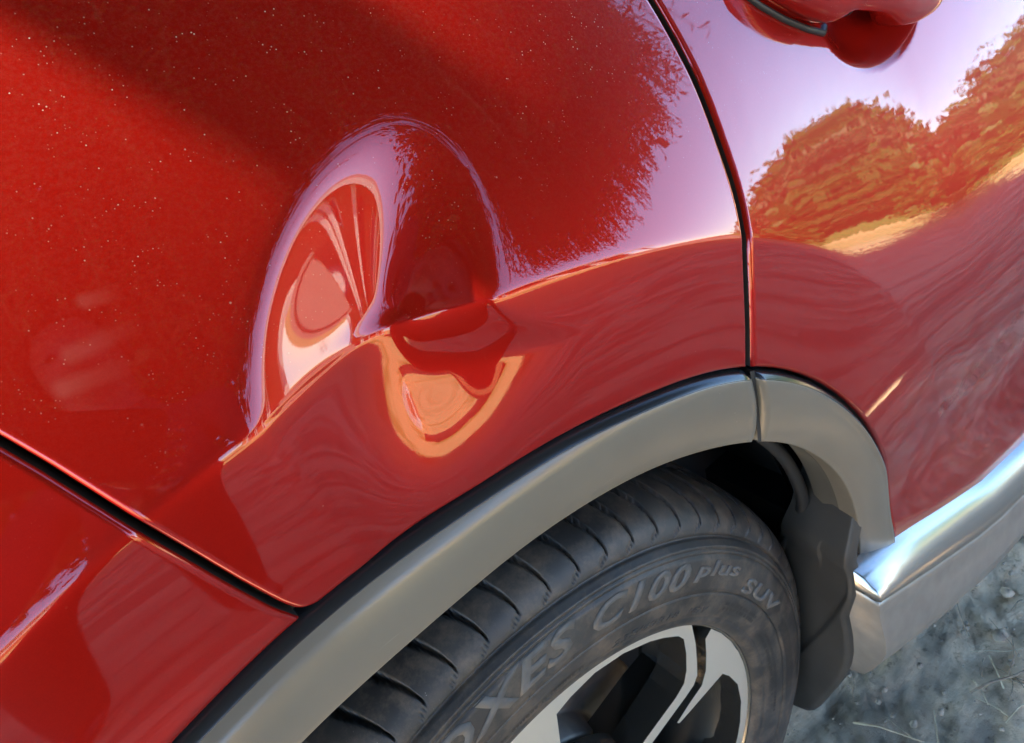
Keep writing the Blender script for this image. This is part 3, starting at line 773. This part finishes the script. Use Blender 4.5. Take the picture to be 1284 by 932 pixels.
strip('roof_rail', xs, roofz-.062, roofy-.016, roofz, roofy+.05, M['paint'], 5, .01)
rows = []
for i, x in enumerate(xs):
    rows.append([(x, y, roofz[i]+.035*(1-((y-.9)/.55)**2)) for y in np.linspace(roofy[i]+.05, 1.8-roofy[i]-.05, 9)])
grid_mesh('roof', rows, M['paint'], car)
for x0 in (-.35, .18, 1.12):
    px = np.linspace(x0, x0+.10, 3)
    b_ = np.interp(px, xs, belt); y_ = np.interp(px, xs, by)-.006
    strip('pillar', px-np.array([0, 0, 0]), b_-.0, y_, np.interp(px, xs, roofz)-.055, np.interp(px, xs, roofy)-.022, M['paint'] if x0 < 0 else M['gap_dark'])
V, F = box_vf(-.93, 3.4, .16, 1.66, .28, 1.02); mesh('underbody', V, F, M['gap_dark'], car, False)
V, F = box_vf(-.93, 2.2, .30, 1.50, 1.0, 1.24); mesh('cabin', V, F, M['gap_dark'], car, False)
rows = []
for z in np.linspace(.4, 1.26, 14):
    y0 = .02+.25*max(0, z-1.0)+.28; rows.append([(-.95-.10*math.sin(math.pi*(z-.3)), y, z) for y in np.linspace(y0, 1.8-y0, 8)])
grid_mesh('tailgate', rows, M['paint'], car)
rows = []
for x in np.linspace(2.1, 3.45, 16):
    hz = 1.08-.16*((x-2.1)/1.35)**1.5; rows.append([(x, y, hz+.05*(1-((y-.9)/.82)**2)-.05) for y in np.linspace(.05, 1.75, 12)])
grid_mesh('bonnet', rows, M['paint'], car)
strip('far_side', xs, np.full(40, .35), np.full(40, 1.8), roofz, 1.8-roofy, M['paint_bumper'], 6, -.03)
def copy_tree(o, parent, dx):
    c = o.copy(); COL.objects.link(c); c.parent = parent; c.matrix_parent_inverse = o.matrix_parent_inverse.copy()
    if dx: c.location.x += dx
    for ch in o.children:
        copy_tree(ch, c, 0)
    return c
bpy.context.view_layer.update()
w2 = copy_tree(wheel, car, 2.66)

# ------------------------------------------------------------------ ground
from mathutils import noise as mn
def graded(a, b, step, lim):
    m = list(np.arange(a, b, step)); s = step; x = a
    lo = []
    while x > -lim: s *= 1.28; x -= s; lo.append(x)
    s = step; x = m[-1]; hi = []
    while x < lim: s *= 1.28; x += s; hi.append(x)
    return np.array(lo[::-1]+m+hi)
gx, gy = graded(.35, 1.9, .010, 400), graded(-.30, .75, .010, 400)
P = np.zeros((len(gx), len(gy), 3))
for i, x in enumerate(gx):
    for j, y in enumerate(gy):
        z = 0.0
        if -.5 < x < 3 and -1 < y < 1.2:
            v = Vector((x, y, 0)); z = .012*mn.noise(v*9)+.009*mn.noise(v*24)+.010*abs(mn.noise(v*48))
            z *= float(ss(x, -.1, .35))
        elif math.hypot(x, y) < 40: z = .02*mn.noise(Vector((x, y, 3))*.9)
        P[i, j] = (x, y, z-.004)
ground = tag(grid_mesh('ground', P, M['ground']), kind='structure')
# stones, straw and twigs on the sand
M['stone'] = mottled('grey_stone', (.20, .15, .10), (.52, .41, .29), 60, .9, bump=.4, bscale=200, bdist=.002)
M['straw'] = mottled('dry_straw', (.34, .25, .13), (.62, .52, .34), 50, .7)
M['twig'] = mottled('dry_twig', (.12, .085, .055), (.30, .23, .15), 70, .8)
def pebble_vf(c, r, R_):
    bm = bmesh.new(); bmesh.ops.create_icosphere(bm, subdivisions=1, radius=r)
    sx, sy, sz = R_.uniform(.8, 1.3), R_.uniform(.7, 1.1), R_.uniform(.45, .75)
    V = []
    for v in bm.verts:
        k = 1+R_.uniform(-.18, .18); V.append((c[0]+v.co.x*sx*k, c[1]+v.co.y*sy*k, c[2]+v.co.z*sz*k))
    bm.verts.index_update(); F = [tuple(v.index for v in f.verts) for f in bm.faces]; bm.free(); return V, F
R_ = random.Random(5); V = []; F = []
for i in range(1500):
    x, y = R_.uniform(.35, 1.9), R_.uniform(-.30, .7); r = .0016+.0052*R_.random()**3
    v, f = pebble_vf((x, y, .001), r, R_); F += [tuple(a+len(V) for a in q) for q in f]; V += v
tag(mesh('gravel', V, F, M['stone'], None), 'fine grey gravel scattered over the sandy ground', 'gravel', kind='stuff')
stones = [((.905, .020), .012, 'dark rounded stone lying on the sand near the sill'), ((.80, -.035), .010, 'small grey stone on the sand below the silver sill'), ((.72, -.06), .011, 'pale pebble on the sand near the dry twig')]
for (x, y), r, lab in stones:
    v, f = pebble_vf((x, y, .004), r, R_); tag(mesh('stone', v, f, M['stone']), lab, 'stone')
def stem(name, pts, r, mat, lab, group=None):
    return tag(tube(name, [(x, y, z) for x, y, z in pts], [r*(1-.5*i/(len(pts)-1)) for i in range(len(pts))], mat, None, 6), lab, 'twig' if 'twig' in name else 'straw', group)
stem('dry_twig', [(.60, -.075, .010), (.63, -.088, .013), (.66, -.105, .010), (.70, -.125, .016), (.74, -.15, .012)], .0022, M['twig'], 'brown dry twig lying on the sand at the right edge')
stem('dry_twig', [(.655, -.10, .012), (.685, -.095, .02), (.71, -.08, .026)], .0014, M['twig'], 'short side twig standing up from the sand beside the brown twig')
stem('straw_stem', [(.455, .02, .006), (.47, -.01, .012), (.485, -.05, .010), (.50, -.09, .004)], .0016, M['straw'], 'pale straw stem lying on the sand just below the mud flap')
for i in range(46):
    x, y, a, L = R_.uniform(.40, 1.3), R_.uniform(-.26, .25), R_.uniform(0, 3.14), R_.uniform(.02, .075)
    if R_.random() < .5: x, y = .66+R_.gauss(0, .07), -.11+R_.gauss(0, .04)
    c, s_ = math.cos(a), math.sin(a); b_ = R_.uniform(-.3, .3)
    pts = [(x+c*L*(t-.5)-s_*b_*L*t*t, y+s_*L*(t-.5)+c*b_*L*t*t, .005+.010*math.sin(3.14*t)*R_.random()) for t in (0, .33, .66, 1)]
    stem('straw_stem', pts, R_.uniform(.0006, .0012), M['straw'] if R_.random() < .7 else M['twig'], 'short thin dry straw stem scattered on the grey sand', 'straw stems on the sand')

# ------------------------------------------------------------------ surroundings, seen mirrored in the paint
def leaf_mat(name, c0, c1, trans=.25):
    N = NT(name); N.set(Roughness=.55, Specular_IOR_Level=.3)
    oi = N.n('ShaderNodeObjectInfo'); 
    N.to(N.ramp(N.noise(2.2, 5), [(.3, c0), (.7, c1)]), 'Base Color')
    tr = N.n('ShaderNodeBsdfTranslucent'); tr.inputs[0].default_value = (c1[0]*1.2, c1[1]*1.3, c1[2]*.6, 1)
    mx = N.n('ShaderNodeMixShader'); mx.inputs[0].default_value = trans
    N.l(N.b.outputs[0], mx.inputs[1]); N.l(tr.outputs[0], mx.inputs[2]); N.l(mx.outputs[0], N.out.inputs[0])
    return N.m
M['leaf'] = leaf_mat('tree_leaves', (.020, .040, .010), (.050, .085, .022), .15)
M['shrub_leaf'] = leaf_mat('shrub_leaves', (.03, .09, .012), (.10, .23, .04))
M['shrub_olive'] = leaf_mat('olive_shrub_leaves', (.06, .08, .025), (.16, .18, .06))
M['bark'] = mottled('bark', (.05, .038, .028), (.13, .10, .075), 12, .9, bump=.6, bscale=30, bdist=.02)
def leaves(c, n, size, spread):
    """loose leaf quads round centres c (n,3)"""
    p = np.repeat(c, n, 0)+np.clip(rng.normal(0, 1, (len(c)*n, 3)), -1.7, 1.7)*spread
    d = rng.normal(0, 1, p.shape); d[:, 2] -= .5; d /= np.linalg.norm(d, axis=1)[:, None]
    s = np.cross(d, rng.normal(0, 1, p.shape)); s /= np.linalg.norm(s, axis=1)[:, None]
    L = size*rng.uniform(.7, 1.4, (len(p), 1)); W = L*.32
    return np.stack([p, p+d*L*.5+s*W, p+d*L, p+d*L*.5-s*W], 1)
tree = empty('tree', (-2.1, -2.7, 0), 'tall tree with fine drooping foliage mirrored across the upper paintwork', 'tree')
trunk_pts = [(-2.1, -2.7, -.1), (-2.05, -2.65, .8), (-1.95, -2.5, 1.7), (-1.7, -2.3, 2.7), (-1.3, -2.0, 3.6), (-.6, -1.5, 4.5), (.6, -1.0, 5.2), (2.0, -.8, 5.6)]
tube('trunk', trunk_pts, [.24, .20, .18, .16, .14, .11, .08, .04], M['bark'], tree, 14)
def beam_ok(p, m=.0):
    """keep the sun's way to the car's shoulder open"""
    xb = p[:, 0]+.689*(p[:, 2]-1.12)
    return p[:, 1] < .49*(p[:, 2]-1.12)+np.where((xb > -.36) & (xb < .34), .04, .12)+m
CC = []
for _ in range(3000):
    x, y, z = rng.uniform(-6.0, 1.4), rng.uniform(-1.9, 2.4), rng.uniform(2.9, 6.0)
    if ((x+2.4)/3.7)**2+((y-.25)/2.0)**2+((z-4.2)/2.0)**2 > 1: continue
    CC.append((x, y, z))
for _ in range(260): CC.append((rng.uniform(-4.5, .15), rng.uniform(-2.0, -1.5), rng.uniform(1.75, 3.0)))
for _ in range(560):
    a_, r_ = rng.uniform(4, 59), rng.uniform(2.0, 3.2)
    lo_ = np.interp(a_, [4, 14, 19, 36, 42, 47, 53, 59], [26, 26, 42, 42, 35, 27, 24, 34])+8*mn.noise(Vector((a_*.13, .3, 1.7)))+5*mn.noise(Vector((a_*.34, 4.1, .2))); e_ = rad(rng.uniform(lo_, 64)); a_ = rad(a_)
    CC.append((r_*math.sin(a_), -r_*math.cos(a_), 1.0+r_*math.tan(e_)))
for _ in range(260): CC.append((rng.uniform(-2.2, 1.4), rng.uniform(-1.9, -.3), rng.uniform(2.9, 4.6)))
CC = np.array(CC); CC = CC[beam_ok(CC, -.15)]
def el_floor(x, y):
    az = np.degrees(np.arctan2(x, -y)); return np.tan(np.radians(18-4*ss(az, 32, 44)+6*ss(az, 56, 68)))
CC = CC[CC[:, 2] > 1.0+np.hypot(CC[:, 0], CC[:, 1])*el_floor(CC[:, 0], CC[:, 1])*1.12+.15]
for k in range(9):
    c = CC[rng.integers(len(CC))]; a = Vector(trunk_pts[3+k % 4]); b = Vector(c)
    m = (a+b)/2+Vector((rng.uniform(-.2, .2), rng.uniform(-.2, .2), .35))
    tube('limb', [a, (a+m)/2+Vector((0, 0, .08)), m, (m+b)/2, b], [.07, .055, .04, .028, .012], M['bark'], tree, 8)
Pm = Vector((.030, .039, 1.091))+SUN*2.9                # limb added over the car to cast a shadow across shoulder and dent
tube('limb', [Pm+Vector((-.3, -2.2, .6)), Pm+Vector((-.15, -1.1, .45)), Pm+Vector((-.03, -.35, .12)), Pm, Pm+Vector((.02, .4, -.1)), Pm+Vector((.1, .9, -.1))], [.07, .064, .058, .056, .046, .01], M['bark'], tree, 10)
Q = leaves(CC, 145, .085, .22)
keep = beam_ok(Q[:, 0]); Q = Q[keep & beam_ok(Q[:, 2]) & beam_ok(Q[:, 1])]
zc_ = rng.uniform(3.0, 4.3, 420); ec_ = np.stack([rng.uniform(-5.5, 1.2, 420), .49*(zc_-1.12)-.02-rng.uniform(0, .25, 420), zc_], 1)  # extra leaf curtain added to shade the ground strip beside the car
E_ = leaves(ec_, 60, .06, .12); E_ = E_[beam_ok(E_[:, 0]) & beam_ok(E_[:, 1]) & beam_ok(E_[:, 2]) & beam_ok(E_[:, 3])]
Q = np.concatenate([Q, E_])
# drooping feathery strands round the rim of the crown
ST = []
for _ in range(5600):
    a = rng.uniform(0, 2*math.pi); f = rng.uniform(.55, 1.02)
    x, y = -2.4+3.7*f*math.cos(a), .1+2.1*f*math.sin(a)
    if _ % 3 == 0:
        a_, r_ = rad(rng.uniform(32, 66)), rng.uniform(2.0, 3.3); x, y = r_*math.sin(a_), -r_*math.cos(a_)
    if y > .3: continue
    z0 = 3.9-1.2*f+rng.normal(0, .25); Ln = rng.uniform(.35, 1.15)*(1.0 if y < -.8 else .6)
    zm = max(1.5, 1.0+math.hypot(x, y)*float(el_floor(x, y)))
    if _ % 3 == 0: zm = 1.0+math.hypot(x, y)*math.tan(rad(10.5+4*abs(math.degrees(math.atan2(x, -y))-46)/20))
    if z0-Ln < zm or (_ % 3 == 0): z0 = zm+Ln+abs(rng.normal(0, .34))+.25*max(0, mn.noise(Vector((x*2.2, y*2.2, 9.0))))
    dx, dy = rng.normal(0, .12, 2); n = int(Ln/.032)
    t = np.linspace(0, 1, n); px = x+dx*t; py = y+dy*t; pz = z0-Ln*t**1.1
    p = np.stack([px, py, pz], 1)
    sgn = np.where(np.arange(n) % 2 == 0, 1, -1)[:, None]; az = rng.uniform(0, 2*math.pi)
    d = np.array([math.cos(az), math.sin(az), 0])*sgn+np.array([0, 0, -.8])+rng.normal(0, .25, (n, 3)); d /= np.linalg.norm(d, axis=1)[:, None]
    s = np.cross(d, rng.normal(0, 1, (n, 3))); s /= np.linalg.norm(s, axis=1)[:, None]
    L = .065*(1-.4*t)[:, None]
    ST.append(np.stack([p, p+d*L*.5+s*L*.14, p+d*L, p+d*L*.5-s*L*.14], 1))
    w0 = .0035
    ST.append(np.stack([p[:-1]+[w0, 0, 0], p[1:]+[w0, 0, 0], p[1:]-[w0, 0, 0], p[:-1]-[w0, 0, 0]], 1))
ST = np.concatenate(ST); ST = ST[beam_ok(ST[:, 0])]
fast_quads('crown', np.concatenate([Q, ST]), M['leaf'], tree)

# hill with shrubs, low wall, house, shed
def hill_mat():
    N = NT('dry_hillside'); N.set(Roughness=.95, Specular_IOR_Level=.1)
    c = N.ramp(N.noise(.9, 8, .7), [(.3, (.07, .12, .03)), (.48, (.17, .24, .07)), (.62, (.14, .28, .06)), (.85, (.40, .30, .12))])
    N.to(c, 'Base Color'); N.to(N.bump(N.noise(6, 8, .7), .6, .15), 'Normal'); return N.m
M['hill'] = hill_mat()
def hill_h(r, az): return 1.7*ss(r, 5.6, 15)+2.5*ss(r, 17, 50)
rows = []
for az in np.linspace(rad(40), rad(125), 70):
    row = []
    for r in np.concatenate([np.linspace(5.2, 18, 50), np.geomspace(19, 160, 24)]):
        x, y = r*math.sin(az), -r*math.cos(az)
        e_ = float(ss(math.degrees(az), 50, 68))
        z = hill_h(r, az)*e_*(1+.25*mn.noise(Vector((x, y, 0))*.25))+.15*mn.noise(Vector((x, y, 5))*.8)*float(ss(r, 5.5, 8)) - .06
        row.append((x, y, z))
    rows.append(row)
tag(grid_mesh('hill', rows, M['hill'], None, flip=True), kind='structure')
def shrub(x, y, z, r, h, mat, lab):
    o = empty('shrub', (x, y, z), lab, 'shrub', 'shrubs on the hillside')
    n = 36; u = rng.normal(0, 1, (n, 3)); u /= np.linalg.norm(u, axis=1)[:, None]; u[:, 2] = np.abs(u[:, 2])
    c = np.array([x, y, z+h*.15])+u*np.array([r, r, h*.8])*rng.uniform(.5, 1, (n, 1))
    fast_quads('foliage', leaves(c, 34, .13, .16), mat, o)
    for k in range(4):
        t = c[rng.integers(n)]; tube('branch', [(x, y, z-.1), ((x+t[0])/2, (y+t[1])/2, z+h*.4), tuple(t)], [.04, .025, .008], M['bark'], o, 5)
for k in range(24):
    az = rad(rng.uniform(58, 86)); r = rng.uniform(7.0, 15); x, y = r*math.sin(az), -r*math.cos(az)
    z = float(hill_h(r, az)*ss(math.degrees(az), 50, 68)); gr = rng.random() < .5
    shrub(x, y, z-.05, rng.uniform(.35, .75), rng.uniform(.35, .8), M['shrub_leaf'] if gr else M['shrub_olive'],
          'bright green shrub on the sunlit hillside, mirrored in the door' if gr else 'olive brown shrub on the dry hillside, mirrored in the door')
M['plaster_pink'] = mottled('pinkish_plaster', (.34, .25, .21), (.42, .32, .27), 3, .9)
gwall = empty('garden_wall', (6.2, -6.9, 0), 'low pinkish garden wall mirrored beside the door gap', 'wall')
def oriented_box(name, a, b, th, z0, z1, mat, parent):
    a, b = Vector((*a, 0)), Vector((*b, 0)); d = (b-a).normalized(); n = Vector((-d.y, d.x, 0))*th/2
    V = [tuple(p+s_*n+Vector((0, 0, z))) for z in (z0, z1) for p, s_ in ((a, 1), (b, 1), (b, -1), (a, -1))]
    F = [(3, 2, 1, 0), (4, 5, 6, 7), (0, 1, 5, 4), (1, 2, 6, 5), (2, 3, 7, 6), (3, 0, 4, 7)]
    return mesh(name, V, F, mat, parent, False)
oriented_box('wall_body', (5.6, -7.6), (8.3, -6.2), .22, -.05, .80, M['plaster_pink'], gwall)
oriented_box('coping', (5.55, -7.63), (8.35, -6.18), .30, .80, .87, M['plaster_pink'], gwall)
# house
M['wall_o'] = mottled('terracotta_plaster', (.46, .20, .10), (.55, .26, .14), 2.5, .9)
M['white'] = mottled('white_paint', (.72, .70, .66), (.82, .80, .76), 4, .6)
M['rooftile'] = mottled('faded_pink_roof_tiles', (.34, .22, .19), (.46, .31, .27), 6, .85, bump=.4, bscale=18, bdist=.03)
M['pane'] = simple('window_pane', (.02, .025, .03), .05)
M['dark_wood'] = mottled('dark_wood', (.06, .03, .02), (.11, .06, .04), 5, .6)
house = empty('house', (3.4, -10, 0), 'single storey terracotta house with white porch posts, mirrored in the dent', 'house')
hy = -10.2
box('wall', 1.7, 9.2, hy-4.5, hy-1.6, 0, 2.35, M['wall_o'], house)
box('porch_floor', 1.4, 9.4, hy-1.6, hy+.25, -.02, .16, M['white'], house)
for x in (1.6, 2.9, 3.3, 5.0, 6.2, 6.5, 8.0, 9.2): box('post', x-.09, x+.09, hy-.02, hy+.12, .16, 2.2, M['white'], house, .01)
for a, b in ((1.69, 2.81), (3.39, 4.91)):
    box('parapet', a, b, hy, hy+.10, .16, .78, M['wall_o'], house)
box('fascia', 1.15, 9.6, hy+.47, hy+.52, 2.18, 2.40, M['white'], house)
V = [(1.15, hy+.46, 2.38), (9.6, hy+.46, 2.38), (9.6, hy-2.9, 3.05), (1.15, hy-2.9, 3.05), (9.6, hy-6.2, 2.38), (1.15, hy-6.2, 2.38),
     (1.15, hy+.46, 2.31), (9.6, hy+.46, 2.31), (9.6, hy-2.9, 2.97), (1.15, hy-2.9, 2.97), (9.6, hy-6.2, 2.31), (1.15, hy-6.2, 2.31)]
F = [(0, 1, 2, 3), (3, 2, 4, 5), (7, 6, 9, 8), (8, 9, 11, 10), (0, 6, 7, 1), (4, 10, 11, 5), (1, 7, 8, 2), (2, 8, 10, 4), (0, 3, 9, 6), (3, 5, 11, 9)]
mesh('roof', V, F, M['rooftile'], house, False)
for x in (2.4, 4.0, 7.2):
    wn = box('window', x-.45, x+.45, hy-1.60, hy-1.55, 1.0, 2.1, M['white'], house)
    for s_ in (-1, 1): box('pane', x+s_*.21-.17, x+s_*.21+.17, hy-1.548, hy-1.54, 1.08, 2.02, M['pane'], wn)
box('door', 5.15, 5.6, hy-1.60, hy-1.56, .16, 2.05, M['dark_wood'], house)
# shed to the left
shed = empty('shed', (-1.6, -7.2, 0), 'small sunlit shed with pale boards on an orange base, mirrored in the bumper', 'shed')
box('base', -2.6, -.35, -8.2, -6.6, -.02, .75, M['wall_o'], shed)
for k in range(5): box('board', -2.55, -.40, -8.15, -6.62+.006*(k % 2), .76+.17*k, .92+.17*k, M['white'], shed, .008)
mesh('roof', [(-2.8, -6.4, 1.62), (-.2, -6.4, 1.62), (-.2, -8.4, 1.95), (-2.8, -8.4, 1.95), (-2.8, -6.4, 1.56), (-.2, -6.4, 1.56), (-.2, -8.4, 1.89), (-2.8, -8.4, 1.89)], [(0, 1, 2, 3), (7, 6, 5, 4), (0, 4, 5, 1), (1, 5, 6, 2), (2, 6, 7, 3), (3, 7, 4, 0)], M['rooftile'], shed, False)

# ------------------------------------------------------------------ the photographer
def skin_mesh(name, chains, sub=2):
    """chains: list of (points with radius, root) lists sharing joints by exact position"""
    verts = []; idx = {}; edges = []; radii = []
    for ch in chains:
        prev = None
        for (p, r) in ch:
            k = tuple(round(c, 5) for c in p)
            if k not in idx: idx[k] = len(verts); verts.append(p); radii.append(r)
            if prev is not None: edges.append((prev, idx[k]))
            prev = idx[k]
    me = bpy.data.meshes.new(name); me.from_pydata(verts, edges, []); me.update()
    o = bpy.data.objects.new(name, me); COL.objects.link(o)
    o.modifiers.new('skin', 'SKIN')
    if not me.skin_vertices: 
        bpy.context.view_layer.objects.active = o
    sv = me.skin_vertices[0].data
    for i, r in enumerate(radii):
        r = r if hasattr(r, '__len__') else (r, r); sv[i].radius = r; sv[i].use_root = (i == 0)
    s = o.modifiers.new('sub', 'SUBSURF'); s.levels = sub; s.render_levels = sub
    bpy.context.view_layer.update()
    me2 = bpy.data.meshes.new_from_object(o.evaluated_get(bpy.context.evaluated_depsgraph_get()))
    bpy.data.objects.remove(o); return me2
PX, PY = -.21, -.95
def pp(x, y, z): return (PX+x, PY+y, z)
ph_c = CAM-_d*.009-_r2*.055-_u2*.020                 # centre of the phone
def hand_pos(side): return ph_c+_r2*(.075*side)-_d*.012-_u2*.01
wr = {s: tuple(hand_pos(s)-_d*.05-_u2*.07+_r2*.02*s) for s in (-1, 1)}
pelvis = (pp(0, 0, .93), (.15, .12))
body = [[pelvis, (pp(0, .02, 1.10), (.135, .105)), (pp(0, .05, 1.26), (.155, .115)), (pp(0, .07, 1.40), (.12, .09)), (pp(0, .09, 1.475), (.055, .055)), (pp(0, .11, 1.53), (.058, .062)), (pp(0, .13, 1.60), (.078, .095)), (pp(0, .135, 1.68), (.070, .085)), (pp(0, .13, 1.715), (.04, .05))]]
for s in (-1, 1):
    body.append([pelvis, (pp(.10*s, 0, .84), (.088, .09)), (pp(.12*s, .03, .47), (.058, .062)), (pp(.13*s, 0, .10), (.040, .044)), (pp(.135*s, -.02, .045), (.042, .042)), (pp(.15*s, .13, .035), (.045, .032))])
    sh = pp(.175*s, .07, 1.385); el = tuple((Vector(sh)+Vector(wr[s]))/2+Vector((.13*s, -.06, -.16)))
    body.append([(pp(0, .07, 1.40), (.12, .09)), (sh, (.058, .058)), (el, (.042, .042)), (wr[s], (.028, .028)), (tuple(hand_pos(s)-_d*.022-_u2*.035), (.034, .020))])
me = skin_mesh('person', body)
M['shirt'] = mottled('dark_navy_shirt', (.010, .011, .016), (.018, .019, .026), 20, .85)
M['jeans'] = mottled('dark_trousers', (.010, .010, .012), (.020, .020, .024), 30, .85)
M['skin'] = simple('skin', (.10, .058, .042), .5, 0, Subsurface_Weight=.05)
M['shoe'] = simple('black_shoes', (.015, .014, .013), .5)
M['hair'] = mottled('dark_hair', (.010, .007, .005), (.03, .02, .014), 60, .5)
person = tag(link('person', me, [M['shirt'], M['jeans'], M['skin'], M['shoe']]), 'person in dark clothes holding up a phone, mirrored as a dark shape in the dent', 'person')
hc = [Vector(hand_pos(s)) for s in (-1, 1)]
for p in me.polygons:
    c = p.center
    near = min((c-h).length for h in hc)
    p.material_index = 3 if c.z < .09 else 1 if c.z < .95 else 2 if (c.z > 1.475 or near < .10) else 0
for s in (-1, 1):                                   # fingers close round the ends of the phone
    base = Vector(hand_pos(s))-_d*.016-_u2*.012
    for k, (off, ln) in enumerate(((.030, .9), (.011, 1.0), (-.008, .95), (-.026, .8))):
        a = base+_u2*off-_r2*s*.0+_d*.0; n1 = a+_r2*s*.022*ln+_d*.016; n2 = n1+_d*.018*ln-_r2*s*.006; n3 = n2-_r2*s*.018*ln+_d*.001
        m_ = skin_mesh('finger', [[(tuple(a), (.0090, .0090)), (tuple(n1), (.0085, .0085)), (tuple(n2), (.0078, .0078)), (tuple(n3), (.0066, .0066))]], 1)
        link('finger', m_, M['skin'], person)
    a = base-_u2*.018; n1 = a-_r2*s*.028+_u2*.004-_d*.006; n2 = n1-_r2*s*.022+_u2*.012
    link('thumb', skin_mesh('thumb', [[(tuple(a), (.011, .011)), (tuple(n1), (.0098, .0098)), (tuple(n2), (.0082, .0082))]], 1), M['skin'], person)
# hair cap and face
bm = bmesh.new(); bmesh.ops.create_uvsphere(bm, u_segments=28, v_segments=18, radius=1)
for v in list(bm.verts):
    if v.co.z < -.35 or (v.co.y > .30 and v.co.z < .50): bm.verts.remove(v)
for v in bm.verts:
    k = 1+.05*mn.noise(v.co*4); v.co = Vector(pp(0, .12, 1.645))+Vector((v.co.x*.086*k, v.co.y*.104*k, v.co.z*.100*k))
me = bpy.data.meshes.new('hair'); bm.to_mesh(me); bm.free(); link('hair', me, M['hair'], person)
hd = Vector(pp(0, .13, 1.605))
for s in (-1, 1):
    bm = bmesh.new(); bmesh.ops.create_uvsphere(bm, u_segments=10, v_segments=8, radius=.007)
    for v in bm.verts: v.co = Vector((v.co.x*1.6, v.co.y, v.co.z))+hd+Vector((.030*s, .080, .006))
    me = bpy.data.meshes.new('eye'); bm.to_mesh(me); bm.free(); link('eye', me, M['hair'], person)
link('nose', skin_mesh('nose', [[(tuple(hd+Vector((0, .078, .006))), (.008, .01)), (tuple(hd+Vector((0, .096, -.030))), (.012, .011))]], 1), M['skin'], person)
M['phone_b'] = simple('black_phone', (.012, .012, .013), .2, 0, Coat_Weight=.5)
bm = bmesh.new(); bmesh.ops.create_cube(bm, size=1)
for v in bm.verts: v.co = Vector((v.co.x*.150, v.co.y*.072, v.co.z*.008))
bmesh.ops.bevel(bm, geom=[e for e in bm.edges if abs((e.verts[0].co-e.verts[1].co).z) > .004], offset=.011, segments=4, affect='EDGES', profile=.5)
bm.transform(Matrix.Translation(ph_c) @ Matrix((_r2, _u2, -_d)).transposed().to_4x4())
me = bpy.data.meshes.new('phone'); bm.to_mesh(me); bm.free()
tag(link('phone', me, M['phone_b'], None, False), 'black phone held up in front of the person in dark clothes', 'phone')
